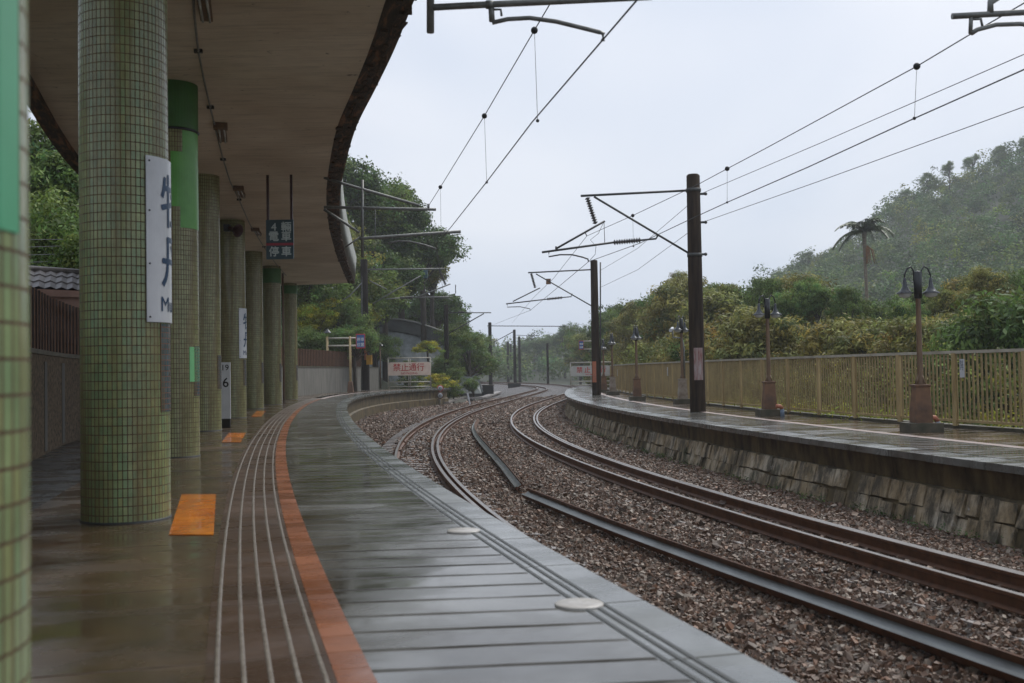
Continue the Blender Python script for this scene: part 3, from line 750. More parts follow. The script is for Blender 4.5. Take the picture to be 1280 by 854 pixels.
# conduit with light fittings
cpx = [(240, -30), (243, 20), (248, 65), (256, 105), (263, 135), (270, 163), (279, 200), (288, 228), (299, 250), (312, 280), (330, 309), (345, 330), (358, 345)]
pts = [G(u, v_, CTOP-.04) for u, v_ in cpx]
cd = thing('ceiling_conduit', pts[3], 'thin pale conduit snaking along the canopy ceiling', 'conduit')
MB().tube(pts, .016, 6).build('pipe', M['steel_g'], cd)
for p in pts[2:-1:2]: MB().box(p+Vector((0, 0, .01)), (.12, .05, .05)).build('clamp', M['steel'], cd)
fit = [(255, 8, 'nearest light fitting on the canopy ceiling, at the top of the picture'), (278, 170, 'second light fitting on the canopy ceiling, above the green collared column'), (301, 243, 'third light fitting on the canopy ceiling, left of the hanging stop sign'), (322, 292, 'fourth light fitting on the canopy ceiling, against the hanging stop sign')]
for k, (u, v_, lb) in enumerate(fit):
    p = G(u, v_, CTOP-.1); sq = EP.near(p.x+4, p.y); t = EP.tan(sq); nr = EP.nor(sq)
    r_ = thing('ceiling_light', p, lb, 'ceiling light', 'light fittings along the canopy ceiling')
    ax = (t, nr, Vector((0, 0, 1)))
    mb = MB(); mb.box(p+Vector((0, 0, .05)), (1.3, .16, .07), axes=ax); mb.box(p-t*.62+nr*-.02+Vector((0, 0, .045)), (.22, .26, .10), axes=ax); mb.build('housing', M['rustpost'], r_)
    mb = MB()
    for s_ in (-.045, .045): mb.tube([p-t*.55+nr*s_+Vector((0, 0, -.005)), p+t*.6+nr*s_+Vector((0, 0, -.005))], .017, 8)
    mb.build('tube', M['glass'], r_)
# speaker on the fourth column
p = D(292, 287, COLS[4][1]-.6); r_ = thing('loudspeaker', p, 'dark red horn loudspeaker high on the fourth column', 'loudspeaker')
mb = MB(); ax_ = Vector((.8, -.5, -.25)).normalized(); mb.lathe(p, [(.06, -.2), (.07, -.05), (.12, .08), (.2, .2), (.19, .2), (.05, 0)], 20, axis=ax_); mb.build('horn', simple('dark_red_plastic', (.06, .012, .012), rough=.4), r_)
MB().box(p-ax_*.28, (.18, .18, .2)).build('driver', M['blackmetal'], r_)
MB().tube([p+Vector((0, .3, -.25)), p+Vector((-.25, .3, -.25)), p+Vector((-.3, .6, -.25))], .02, 6).build('bracket', M['steel_g'], r_)
# hanging sign
Ys = 25.6; ctr = D(350, 299.5, Ys); hz_ = Vector((1, 0, 0)); upv = Vector((0, 0, 1))
hs = thing('hanging_sign', ctr, 'dark hanging sign with white characters and a red stripe under the canopy', 'hanging sign')
Wd, Ht = .65, .94
MB().box(ctr, (Wd, .05, Ht)).build('board', M['signdark'], hs)
for s_ in (-.28, .28): MB().box((ctr.x+s_, ctr.y, (ctr.z+Ht/2+CTOP)/2), (.055, .055, CTOP-ctr.z-Ht/2)).build('hanger', simple('dark_red_steel', (.05, .015, .012), rough=.5), hs)
fy = ctr.y-.028
for txt, dx, dz in (('4', -.14, .30), ('輛', .155, .30), ('電', -.14, .075), ('車', .155, .075), ('停', -.14, -.285), ('車', .155, -.285)):
    flat_text(txt, .25, (ctr.x+dx, fy, ctr.z+dz), (1, 0, 0), (0, 0, 1), M['signwhite'], hs, bold=.006, name='character')
MB().box((ctr.x, fy-.001, ctr.z-.115), (Wd, .004, .06)).build('red_stripe', M['redline'], hs)
# 19 / 6 board
pb = D(282.8, 492, COLS[3][1]+1.2); Yb = pb.y
bt, bb = D(282.8, 453, Yb), D(282.8, 523.5, Yb)
nb = thing('number_board', (bb.x, bb.y, 0), 'narrow white standing board reading 19 over 6', 'number board')
wb = 11.2*Yb/F; hh = bt.z-bb.z
MB().box((bb.x, Yb, (bt.z+bb.z)/2), (wb, .04, hh)).build('board', M['white'], nb)
MB().box((bb.x, Yb, bb.z/2), (wb*.92, .05, bb.z)).build('foot', M['black'], nb)
flat_text('19', .20, (bb.x, Yb-.0215, bt.z-.13), (1, 0, 0), (0, 0, 1), M['black'], nb, bold=.002)
flat_text('6', .33, (bb.x, Yb-.0215, bt.z-.50), (1, 0, 0), (0, 0, 1), M['black'], nb, bold=.004)
# pipe beside the sixth column
p = G(355, 503, 0); tag(MB().tube([(p.x, p.y, 0), (p.x, p.y, CTOP)], .05, 10).build('drain_pipe', M['rustpost']), 'thin brown drain pipe between the last two columns', 'drain pipe')
# ------------------------------------------------------------------ rear wall and slat fence
rw = thing('rear_wall', (-8, 18, 0), 'low grey wall behind the left platform with speckled granite face', 'wall')
mb = MB(); sA, sB = 0, WALL.sy(40)
WALL.sweep(mb, [(0, -.1), (0, 1.72), (-.3, 1.72), (-.3, -.1)], sA, sB); mb.build('granite_section', M['granite'], rw)
mb = MB(); WALL.sweep(mb, [(0, -.1), (0, 1.72), (-.3, 1.72), (-.3, -.1)], sB, WALL.L-1); mb.build('concrete_section', M['greywall'], rw)
mb = MB(); WALL.sweep(mb, [(.03, 1.72), (.03, 1.80), (-.33, 1.80), (-.33, 1.72)], 0, WALL.L-1); mb.build('coping', M['ledge'], rw)
for q in (WALL.sy(19.2), WALL.sy(21.6)):
    mb = MB(); WALL.sweep(mb, [(.012, .0), (.012, 1.6), (.001, 1.6), (.001, .0)], q, q+.35, step=.35); mb.build('pale_run_mark', simple('lime_streak', (.12, .115, .10), (.04, .04, .035), 3, .7, .1, stretch=(6, 6, .4)), rw)
bf = thing('slat_fence', (-8, 18, 1.8), 'brown vertical slat fence standing on the rear wall', 'fence')
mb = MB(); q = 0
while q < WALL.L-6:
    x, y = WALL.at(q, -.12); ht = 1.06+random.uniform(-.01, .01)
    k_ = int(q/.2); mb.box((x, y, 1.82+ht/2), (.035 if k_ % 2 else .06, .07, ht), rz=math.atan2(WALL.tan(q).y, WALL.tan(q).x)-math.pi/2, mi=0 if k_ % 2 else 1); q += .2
mb.build('slats', [M['brownslat'], simple('gap_shade_slats', (.035, .016, .008), (.015, .008, .005), 3, .7, .2)], bf)  # near-black slats stand in for the shade in the gaps between slats
for z in (2.05, 2.7): mb = MB(); WALL.sweep(mb, [(-.15, z), (-.15, z+.06), (-.2, z+.06), (-.2, z)], 0, WALL.L-6); mb.build('rail', M['brownslat'], bf)
for q in np.arange(2, WALL.L-6, 3.0):
    x, y = WALL.at(q, -.22); MB().box((x, y, 2.32), (.08, .08, 1.05)).build('post', M['brownslat'], bf)
# house with tiled roof behind the fence
hb = thing('house', (-13, 26, 0), 'low pink walled house with grey tiled roof behind the slat fence', 'house')
a, b_ = D(20, 337, 25.5), D(112, 343, 28.5); a2, b2 = D(20, 354, 23.8), D(112, 361, 26.8)
ed = (b_-a).normalized(); a -= ed*6; b_ += ed*3; a2 -= ed*6; b2 += ed*3
mb = MB(); Lr = (b_-a).length; nseg = int(Lr/.22); vs = []; fs = []
for i in range(nseg+1):
    t_ = i/nseg; z_ = .035*math.sin(i*math.pi)
    for j, (s_, dz) in enumerate(((0, 0), (.33, .0), (.33, -.03), (.66, -.03), (.66, -.06), (1, -.06))):
        pA = a.lerp(b_, t_); pB = a2.lerp(b2, t_); p = pA.lerp(pB, s_); vs.append((p.x, p.y, p.z+(.05 if i % 2 else 0)+dz))
for i in range(nseg):
    for j in range(5): fs.append((i*6+j, i*6+j+1, (i+1)*6+j+1, (i+1)*6+j))
mb.add(vs, fs)
back = Vector((-.3, 1, 0)).normalized()
mb.add([a+Vector((0, 0, .02)), b_+Vector((0, 0, .02)), b_+back*2.4-Vector((0, 0, 1)), a+back*2.4-Vector((0, 0, 1))], [(0, 1, 2, 3)])
mb.tube([a+Vector((0, 0, .03)), b_+Vector((0, 0, .03))], .09, 8); mb.build('roof', M['roof'], hb)
mb = MB(); mb.bar(a2-Vector((0, 0, .16)), b2-Vector((0, 0, .16)), .06, .16); mb.build('eaves_board', M['pinkwall'], hb)
mb = MB(); mb.poly_prism([a2+back*.35-Vector((0, 0, .1)), b2+back*.35-Vector((0, 0, .1)), (b2.x+back.x*.35, b2.y+back.y*.35, 0), (a2.x+back.x*.35, a2.y+back.y*.35, 0)], back*2.6); mb.build('wall', M['pinkwall'], hb)
# ================================================================== RIGHT PLATFORM
rp = thing('right_platform', (0, 0, 0), None, None); tag(rp, kind='structure')
S2 = PR.L-.5
mb = MB(); PR.sweep(mb, [(.16, -.10), (.2, -.62), (.6, -.62), (.6, -.10)], 0, S2); mb.build('platform_face', M['platwall'], rp)
mb = MB(); PR.sweep(mb, [(.25, -.46), (.16, -.47), (-.08, -1.25), (.25, -1.4)], 0, S2, step=.5); 
mb.build('facing_core', M['platwall'], rp)
mb = MB(); rs_ = random.Random(4)
for row in (0, 1):
    q = PR.sy(4)+row*.2
    while q < S2-.3:
        w_ = rs_.uniform(.26, .5); c0_, c1_ = ((.02, .46), (.48, .97))[row]
        gap = rs_.random() < (.16 if row else .07)
        if not gap:
            ax0, ax1 = PR.at(q+.012), PR.at(q+w_-.012); n_0 = PR.nor(q+w_/2); pr_ = rs_.uniform(.03, .075); lean = rs_.uniform(-.05, .05); d0_, d1_ = rs_.uniform(-.02, .05), rs_.uniform(-.03, .03)
            def P8(e, c_, outw):
                b_ = ax0 if e == 0 else ax1; off = .15-.20*c_-outw+rs_.uniform(-.015, .015)
                sh = (c_-.5)*lean; t_ = PR.tan(q); return (b_[0]+n_0.x*off+t_.x*sh, b_[1]+n_0.y*off+t_.y*sh, -.47-.70*c_+outw*.3+rs_.uniform(-.012, .012))
            V8 = [P8(e, c_, o_) for e in (0, 1) for c_ in (c0_+d0_, c1_+d1_) for o_ in (-.02, pr_)]
            u0_ = rs_.uniform(0, 40)
            mb.add(V8, [(0, 1, 3, 2), (4, 6, 7, 5), (0, 4, 5, 1), (2, 3, 7, 6), (1, 5, 7, 3)])
        q += w_
mb.build('stone_facing', M['stonewall'], rp)
mb = MB(); PR.sweep(mb, [(-.06, 0), (-.06, -.10), (.5, -.11), (.5, -.0)], 0, S2); mb.build('coping_slab', M['coping'], rp)
# deck to the fence
def deck_strip(name, f0, f1, z, m, s0=0, s1=None):
    qs_ = np.arange(s0, s1 or S2, 1.0); vs = []; fs = []; uv = []; mb = MB()
    for q in qs_:
        x, y = PR.at(q); w_ = FEN.at(FEN.near(x, y), .35); W_ = math.hypot(w_[0]-x, w_[1]-y); dx, dy = (w_[0]-x)/W_, (w_[1]-y)/W_
        for g_ in (f0, f1):
            g_ = W_ if g_ is None else g_
            vs.append((x+dx*g_, y+dy*g_, z))
    for i in range(len(qs_)-1): fs.append((2*i, 2*i+1, 2*i+3, 2*i+2)); uv.append([(qs_[i], 0), (qs_[i], 1.5), (qs_[i+1], 1.5), (qs_[i+1], 0)])
    mb.add(vs, fs, 0, uv); return mb.build(name, m, rp)
deck_strip('boarded_deck', .46, 1.78, .004, M['deck'])
deck_strip('pale_edge_line', 1.78, 2.02, .008, M['pinkline'])
deck_strip('brown_floor', 2.02, None, .004, M['hall'])
mb = MB()
for q0_, q1_ in ((FEN.sy(17.5)-0, FEN.sy(21)), (FEN.sy(24.5), FEN.sy(26.5))): pass
# ledge under the fence
fl = thing('fence_ledge', (8, 24, 0), 'low mossy concrete ledge under the ochre fence', 'ledge')
mb = MB(); FEN.sweep(mb, [(.22, -2.6), (.22, .07), (.5, .07), (.5, -2.6)], 0, FEN.L-.5); mb.build('ledge_wall', M['ledge'], fl)
# fence
fe = thing('railing_fence', (8, 24, 0), 'long ochre railing fence with pale handrail along the right platform', 'fence')
mb = MB(); q = 0
slat = MB()
while q < FEN.L-.6:
    x, y = FEN.at(q, .22); rz = math.atan2(FEN.tan(q).y, FEN.tan(q).x)-math.pi/2
    slat.box((x, y, .83+.03*0), (.018, .045, 1.36), rz=rz); q += .125
slat.build('slats', M['fence'], fe)
mb = MB(); FEN.sweep(mb, [(.19, 1.50), (.19, 1.56), (.26, 1.56), (.26, 1.50)], 0, FEN.L-.5); mb.build('handrail', M['railcap'], fe)
mb = MB(); FEN.sweep(mb, [(.20, .13), (.20, .18), (.25, .18), (.25, .13)], 0, FEN.L-.5); mb.build('bottom_rail', M['fence2'], fe)
for q in np.arange(.4, FEN.L-.6, 1.95):
    x, y = FEN.at(q, .215); rz = math.atan2(FEN.tan(q).y, FEN.tan(q).x)-math.pi/2
    MB().box((x, y, .78), (.075, .10, 1.46), rz=rz).build('post', M['fence2'], fe)
# notice plates on the fence
def onfence(u, v_):
    best = None
    for q in FEN.s:
        x, y = FEN.at(q, .17); p = D(u, v_, y)
        e = abs(p.x-x)
        if best is None or e < best[0]: best = (e, q, p.z)
    return best[1], best[2]
for (u, v0, v1, wd, lb, tx) in ((1195, 449, 472, .13, 'white notice plate with blue writing on the ochre fence', True), (835.5, 459, 470, .13, 'plain pale plate on the ochre fence, left of the near mast', False), (771.5, 462, 470, .12, 'small pale plate at the far end of the ochre fence', False)):
    q, zt = onfence(u, v0); _, zb = onfence(u, v1); x, y = FEN.at(q, .165); t = FEN.tan(q); nr = FEN.nor(q)
    r_ = thing('notice_plate', (x, y, zt), lb, 'notice plate', 'notice plates on the ochre fence')
    MB().box((x, y, (zt+zb)/2), (wd, .012, zt-zb), axes=(t, nr, upv)).build('plate', M['white'], r_)
    if tx:
        for k, ch in enumerate('牡丹'):
            flat_text(ch, .11, Vector((x, y, zt-.07-.10*k))-nr*.009, -t, upv, M['blue'], r_, name='character')
# ------------------------------------------------------------------ lamp posts
def lamp(u, v_, vtop, label, arm_az=0, single=False, plinth=True, pale=False, double=True):
    p = G(u, v_, 0); H = EYE+((463.6-ROLL*(u-640))-vtop)*p.y/F
    root = thing('lamp_post', (p.x, p.y, 0), label, 'lamp post', 'lamp posts along the right platform')
    mb = MB(); mb.box((p.x, p.y, .09), (.62, .62, .18)); mb.build('plinth', M['ledge'], root)
    mb = MB(); mb.lathe((p.x, p.y, .18), [(.235, 0), (.225, .25), (.2, .45), (.185, .68), (.22, .7), (.22, .73), (.05, .74)], 4, smooth=False); mb.build('pedestal', M['palebase'] if pale else M['rustbase'], root)
    mb = MB(); mb.lathe((p.x, p.y, .9), [(.085, 0), (.07, .12), (.055, .2), (.048, H-1.5), (.048, H-1.35)], 14)
    for k in range(4):
        a = k*math.pi/2+.6; mb.tube([(p.x+.12*math.cos(a), p.y+.12*math.sin(a), .9), (p.x+.05*math.cos(a), p.y+.05*math.sin(a), 1.08)], .014, 5)
    mb.build('pole', M['rustpost'], root)
    mb = MB(); mb.lathe((p.x, p.y, H-.62), [(.05, 0), (.075, .01), (.075, .52), (.05, .53), (.001, .54)], 12); mb.build('sleeve', M['blackmetal'], root)
    dirs = [Vector((math.cos(arm_az), math.sin(arm_az), 0)), -Vector((math.cos(arm_az), math.sin(arm_az), 0))]
    for d in dirs:
        c = Vector((p.x, p.y, 0)); off = .25
        pts = [c+d*(off*.25)+Vector((0, 0, H-.35)), c+d*(off*.30)+Vector((0, 0, H-.08)), c+d*(off*.5)+Vector((0, 0, H)), c+d*(off*.8)+Vector((0, 0, H-.04)), c+d*off+Vector((0, 0, H-.16)), c+d*off+Vector((0, 0, H-.3))]
        MB().tube(pts, .017, 8).build('arm', M['blackmetal'], root)
        sh = MB().lathe(c+d*off+Vector((0, 0, H-.52)), [(.165, 0), (.16, .015), (.10, .05), (.05, .13), (.032, .24), (.028, .3), (.001, .31)], 20).build('lamp_shade', M['shade'], root)
        MB().lathe(c+d*off+Vector((0, 0, H-.60)), [(.001, 0), (.08, .01), (.12, .05), (.12, .09)], 16).build('bulb_glass', M['glass'], sh)
    return root
lamp(1152, 540, 333, 'nearest twin headed lamp post, rusty square base, in front of the ochre fence', .0)
lamp(962, 520, 369, 'second twin headed lamp post, right of the thick near mast', .35)
lamp(853.5, 505, 395, 'curved conduit lamp post with a camera, just left of the thick near mast', .9, pale=True)
lamp(796.5, 501, 407, 'slender lamp post with reddish base between the camera post and the far mast', 1.1)
lamp(766, 494, 416.5, 'lamp post where the ochre fence meets the far barrier', 1.2, pale=True)
lamp(755, 491, 424, 'farthest lamp post, right beside the second mast', 1.3)
# camera on the third lamp post
p = G(853.5, 505, 0); zc = EYE+(460-412)*p.y/F; r_ = thing('security_camera', (p.x-.35, p.y, zc), 'small white security camera on a lamp post arm', 'security camera')
MB().tube([(p.x-.42, p.y-.2, zc-.03), (p.x-.3, p.y+.1, zc+.05)], .065, 10).build('housing', M['white'], r_)
MB().tube([(p.x-.32, p.y, zc-.05), (p.x-.3, p.y, zc-.28), (p.x+.02, p.y, zc-.3), (p.x+.08, p.y, zc-.7), (p.x+.08, p.y, .9)], .035, 8).build('bracket', M['steel_g'], r_)
# taped hose ends next to lamp bases
for u, v_, lb in ((1172.5, 540, 'orange and blue wrapped pipe stub at the foot of the nearest lamp post'), (978, 521, 'orange and blue wrapped pipe stub at the foot of the second lamp post')):
    p = G(u, v_, 0); r_ = thing('pipe_stub', (p.x, p.y, 0), lb, 'pipe stub', 'wrapped pipe stubs by the lamp posts')
    MB().tube([(p.x, p.y, 0), (p.x, p.y, .2)], [.06, .05], 8).build('blue_sleeve', simple('grey_blue_cloth', (.2, .26, .34), rough=.7), r_)
    MB().tube([(p.x, p.y, .2), (p.x-.05, p.y, .27), (p.x-.16, p.y, .28)], .05, 8).build('orange_elbow', M['tape'], r_)
# ================================================================== MASTS AND OVERHEAD LINE
def mast(name, u, v0, v1, wpx, label, m='mast', base_z=0, Y=None, group='overhead line masts', taper=.85, cat='mast'):
    p = G(u, v0, base_z) if Y is None else D(u, v0, Y)
    Y = p.y; hz_u = 463.6-ROLL*(u-640); H = EYE+(hz_u-v1)*Y/F; r = wpx*Y/F/2
    root = thing(name, (p.x, p.y, base_z), label, cat, group)
    mb = MB(); mb.lathe((p.x, p.y, 0), [(r*1.0, base_z), (r*(1+taper)/2, (H+base_z)/2), (r*taper, H-.04), (r*taper*.8, H), (.001, H+.005)], 14, smooth=True); mb.build('pole', M[m], root)
    return root, Vector((p.x, p.y, 0)), r, H
def insulator(a, b, r, parent, m='insul'):
    a = Vector(a); b = Vector(b); L_ = (b-a).length; mb = MB(); pr = [(r*.4, 0)]; k = max(5, int(L_/.07)); 
    for i in range(k):
        z = L_*(i+.5)/k; h = L_/k; pr += [(r*.45, z-h*.45), (r, z-h*.1), (r*.95, z+h*.05), (r*.45, z+h*.3)]
    pr.append((r*.4, L_)); mb.lathe(a, pr, 12, axis=(b-a)); return mb.build('insulator', M[m], parent)
# --- near mast of the right platform
m1, b1, r1, H1 = mast('line_mast', 872.5, 515, 217, 19.5, 'thick dark mast with faded red and white paint, nearest on the right platform')
nrm = RTK.tan(RTK.near(b1.x-3, b1.y)); PT = lambda u, v_: onplane(u, v_, b1, nrm)
def arm_set(root, PT, segs, m='steel', rad=.03):
    for (name, px, r_) in segs:
        MB().tube([PT(*q) for q in px], r_ or rad, 8).build(name, M[m], root)
arm_set(m1, PT, [('top_tube', [(726, 245), (863, 238)], .035), ('stay_tube', [(742.5, 246), (865, 319)], .032), ('upper_arm', [(756, 276.5), (695, 311)], .03), ('registration_tube', [(677.5, 315.5), (768, 303)], .032), ('registration_tube', [(800, 300.5), (820, 298.5), (822, 295)], .028), ('steady_arm', [(686, 314), (686, 321), (700, 318.5), (715, 318.5), (728, 321.5), (735, 324), (735.5, 327)], .022), ('link', [(755, 277), (756, 305)], .009), ('link', [(695, 308), (695, 313)], .025), ('link', [(731, 290), (733.5, 295)], .014)])
insulator(PT(734, 247), PT(744.5, 280), .085, m1); insulator(PT(767, 303.2), PT(801, 300.3), .085, m1)
mb = MB()
for v_ in (238, 319):
    q = PT(869, v_); mb.lathe((b1.x, b1.y, q.z), [(r1*.93, -.05), (r1*.98, -.05), (r1*.98, .05), (r1*.93, .05)], 16)
mb.build('clamp_band', M['steel'], m1)
mb = MB()
for v_ in (242.5, 278, 318): q = PT(877, v_); mb.bar(q-Vector((.1, 0, 0)), q+Vector((.12, 0, 0)), .06, .06); mb.ball(q+Vector((.12, 0, 0)), .05)
mb.build('feeder_clamp', M['steel'], m1)
az = math.atan2(-b1.y, -b1.x)
zz1 = lambda v_: EYE+(459.8-v_)*b1.y/F
M['fadedmark'] = simple('faded_white_and_red_paint', (.36, .30, .28), (.20, .05, .035), 5, .6, .1, stretch=(3, 3, .5))
shell((b1.x, b1.y), r1*1.0, az-R(22), az+R(45), zz1(475), zz1(435), 10, t=.008).build('faded_paint_mark', M['fadedmark'], m1)
# --- second mast
m2, b2_, r2_, H2 = mast('line_mast', 745.5, 494.5, 325, 10.5, 'dark mast at the far end of the right platform with a thin pipe strapped on')
nrm2 = RTK.tan(RTK.near(b2_.x-3, b2_.y)); PT2 = lambda u, v_: onplane(u, v_, b2_, nrm2)
arm_set(m2, PT2, [('top_tube', [(660, 341), (742, 337)], .035), ('stay_tube', [(670, 342.5), (742, 384)], .03), ('upper_arm', [(675, 360), (641, 377)], .028), ('registration_tube', [(632.5, 380), (684, 374)], .03), ('registration_tube', [(703, 372), (714, 371), (715, 367)], .026), ('steady_arm', [(634, 380), (634, 384), (650, 383.5), (662, 386), (663, 388)], .02), ('strapped_pipe', [(750.5, 328), (750.5, 493)], .035)])
insulator(PT2(664, 342), PT2(669, 360), .08, m2); insulator(PT2(684, 374), PT2(703, 372), .08, m2)
MB().box(PT2(685.5, 352), (.24, .03, .28)).build('red_plate', M['rustbase'], m2)
mb = MB(); q = PT2(744, 430); mb.lathe((b2_.x, b2_.y, q.z), [(r2_*1.02, -.25), (r2_*1.02, .25)], 12)
mb = MB(); shell((b2_.x, b2_.y), r2_*1.0, R(-150), R(-90), EYE+(462-478)*b2_.y/F, EYE+(462-452)*b2_.y/F, 8, t=.01, mb=mb); mb.build('orange_band', M['tape'], m2)
# --- masts far away along the line
far = [(613.5, 486, 403, 5.0, 'tall dark mast left of the tracks where they vanish into mist'), (635.5, 482, 427, 3.6, 'short dark mast left of the taller misty pair'),
       (644, 482.5, 412, 4.0, 'misty mast leading an arm to the left, middle of the far trio'), (650, 482, 421, 3.6, 'rightmost misty mast of the far trio left of the tracks'),
       (685, 477, 429, 3.2, 'faint mast alone right of the far tracks'), (639, 482, 430, 2.6, 'thin grey mast close behind the far trio')]
FM = []
for u, v0, v1, wd, lb in far:
    Y = 165 if u == 685 else 6.6*F/((463.6-ROLL*(u-640))-v1); rt, pb_, rr_, hh_ = mast('line_mast', u, v0, v1, wd, lb, 'mast_b', base_z=-2.4, Y=Y); FM.append((rt, pb_, Y))
def farm(i, segs, rad=.05):
    rt, pb_, Y = FM[i]; arm_set(rt, lambda u, v_: D(u, v_, Y), segs, 'mast_b', rad)
farm(0, [('cross_beam', [(609, 407.5), (707, 408)], .05)]); 
farm(2, [('stay_tube', [(643, 414), (617, 428)], .06), ('top_tube', [(645, 419), (672, 420)], .04)]); farm(3, [('top_tube', [(648, 423), (665, 424)], .05)])
m3, b3, r3, _ = mast('line_mast', 559, 487, 381, 6.5, 'black mast in front of the dark round tree beyond the left platform', 'mast_b', base_z=-1.6, Y=98)
PT3 = lambda u, v_: D(u, v_, 98)
arm_set(m3, PT3, [('top_tube', [(561, 391), (614, 391)], .045), ('stay_tube', [(561, 417), (605, 392)], .05)], 'steel')
insulator(PT3(573, 390), PT3(580, 390.2), .12, m3)
p4, b4, r4, _ = mast('utility_pole', 569.5, 480, 367, 3.2, 'thin pole with a spike behind the black mast and round tree', 'mast_b', base_z=-1, Y=125, group=None, cat='utility pole')
MB().tube([D(569.5, 367, 125), D(569.5, 356, 125)], .05, 5).build('spike', M['mast_b'], p4); MB().tube([D(561, 370, 125), D(576, 370.5, 125)], .05, 5).build('cross_arm', M['mast_b'], p4)
# --- masts on the far left platform
mA, bA, rA, _ = mast('line_mast', 457, 488, 324, 10.5, 'heavy black mast with yellow box at the far end of the left platform', 'mast_b')
YA = bA.y; PA = lambda u, v_: D(u, v_, YA-.2)
arm_set(mA, PA, [('top_tube', [(460, 337), (556, 336)], .055), ('stay_tube', [(466, 380), (496, 362), (526, 345)], .05), ('registration_tube', [(482, 374), (500, 372.5)], .04), ('registration_tube', [(516, 372), (566, 371)], .045), ('upper_arm', [(520, 372), (563, 355)], .05), ('steady_arm', [(540, 371), (560, 373), (566, 376)], .03), ('cross_stay', [(462, 351), (484, 362)], .04), ('conduit', [(453, 345), (452, 486)], .05), ('cable', [(420, 381), (437, 370), (455, 351)], .05)], 'steel_g')
insulator(PA(549, 337), PA(557, 356), .12, mA); insulator(PA(500, 372.5), PA(516, 372), .14, mA)
tag(MB().box(D(461.5, 450, YA-.5), (.42, .25, .72)).build('switch_box', M['yellow'], mA), 'yellow box on the black mast')
shell((bA.x, bA.y), rA, R(-95), R(-60), EYE+1.0, EYE+2.2, 6, t=.02).build('orange_marking', M['tape'], mA)
mb = MB(); mb.box(D(453.5, 338, YA-.4), (.35, .2, .5)); 
mC, bC, rC, _ = mast('utility_pole', 469, 486, 314, 6.5, 'slimmer pole close behind the heavy black mast with the yellow box', 'mast_b', Y=96, base_z=0, group=None, cat='utility pole')
MB().tube([D(469, 318, 96), D(469, 262, 96)], .04, 5).build('thin_top', M['steel'], mC)
tag(MB().box(D(531, 343, 100), (.5, .4, .75)).build('blue_box', simple('blue_grey_box', (.04, .10, .14), rough=.5), mC), 'blue box hanging among the arms')
# --- brackets hung from the canopy edge
def hung(Y, segs, label, ins=None):
    p = D(*segs[0][1][0], Y); root = thing('wire_bracket', p, label, 'wire bracket', 'wire brackets hung from the canopy')
    arm_set(root, lambda u, v_: D(u, v_, Y), segs, 'steel_g'); 
    return root
hung(10.1, [('drop_post', [(538, -190), (538, 41)], .036), ('registration_tube', [(538, 9.5), (615, 5.5), (815, -4)], .033), ('clamp', [(612, 2), (612, 10)], .045), ('hook', [(614, 8), (615, 27)], .028), ('hook', [(617, 12), (626, 12), (627, 20)], .012), ('steady_arm', [(615, 28.5), (635, 24), (662, 22.5), (695, 27), (728, 35), (750, 40.5), (754, 42), (753.5, 51)], .022), ('roof_arm', [(400, -185), (560, -190)], .04)], 'close wire bracket with curved steady arm at the top of the picture')
hung(26.0, [('drop_post', [(453, 225), (453, 322)], .035), ('upper_tube', [(405, 222), (432, 230.5), (524, 257)], .035), ('lower_tube', [(405, 259), (545, 262)], .035), ('brace', [(405, 262), (427, 276), (449, 291)], .032), ('registration_tube', [(449, 298), (455, 298), (576, 289.5)], .038), ('lower_brace', [(432, 309), (449, 297)], .02), ('steady_arm', [(485, 304), (498, 301.5), (512, 302), (530, 306), (545, 311)], .02), ('clamp', [(535.5, 262), (535.5, 255)], .03), ('clamp', [(556, 288), (556, 295)], .03)], 'farther wire bracket with long tubes reaching out past the canopy corner')
# near bracket of the right track, its mast out of the picture
YR = 10.9; nr_ = thing('line_mast', (9.6, 10.9, 0), 'mast just outside the right edge whose bracket enters at the top right corner', 'mast', 'overhead line masts')
MB().lathe((9.6, 10.9, 0), [(.23, 0), (.2, 7.0), (.001, 7.02)], 14).build('pole', M['mast'], nr_)
PR_ = lambda u, v_: D(u, v_, YR)
arm_set(nr_, PR_, [('registration_tube', [(1190, 20.5), (1280, 15.5), (1500, 2)], .032), ('drop_link', [(1238, 17), (1238, 3), (1260, -12)], .035), ('stay_tube', [(1238, 3), (1400, -120)], .034), ('steady_arm', [(1214, 42), (1222, 37), (1245, 31), (1275, 30), (1300, 33), (1330, 41)], .024), ('hook', [(1214, 18), (1213, 42)], .022), ('hook', [(1216, 24), (1226, 24), (1228, 33)], .014), ('top_tube', [(1390, -130), (1740, -140)], .035)], 'steel_g')
# ------------------------------------------------------------------ wires
def wire(name, pts, label, cat='overhead wire', r=.0075, droppers=(), group='overhead wires of the line', sag=0):
    pts = [Vector(p) for p in pts]; root = thing(name, pts[0], label, cat, group)
    MB().tube(pts, r, 5).build('strand', M['wire'], root)
    for a, b in droppers:
        mb = MB(); mb.tube([a, b], .003, 4); mb.ball(a, .045); mb.ball(b, .022); mb.build('dropper', M['wire'], root)
    return root
ZC = 4.35
cL = [G(u, v_, ZC) for u, v_ in ((753.5, 50), (665, 153), (608, 228), (563, 285), (545, 305))]
nearL = cL[0]+(cL[0]-cL[1])*3
pA_ = D(556, 374, YA-.2)
wire('contact_wire', [cL[0]+(cL[0]-cL[1])*3.5+Vector((0, 0, 0))]+cL+[cL[-1].lerp(pA_, .5)-Vector((0, 0, .1)), pA_], 'contact wire over the left track, lower of its pair', r=.0085)
ms = [(690.5, 0, 12.3), (668, 38, 13.25), (605.5, 145, 17.4), (550.5, 234, 24.0), (536, 257, 26.0)]
mp = [D(*q) for q in ms]
mA_ = D(550, 337, YA-.2)
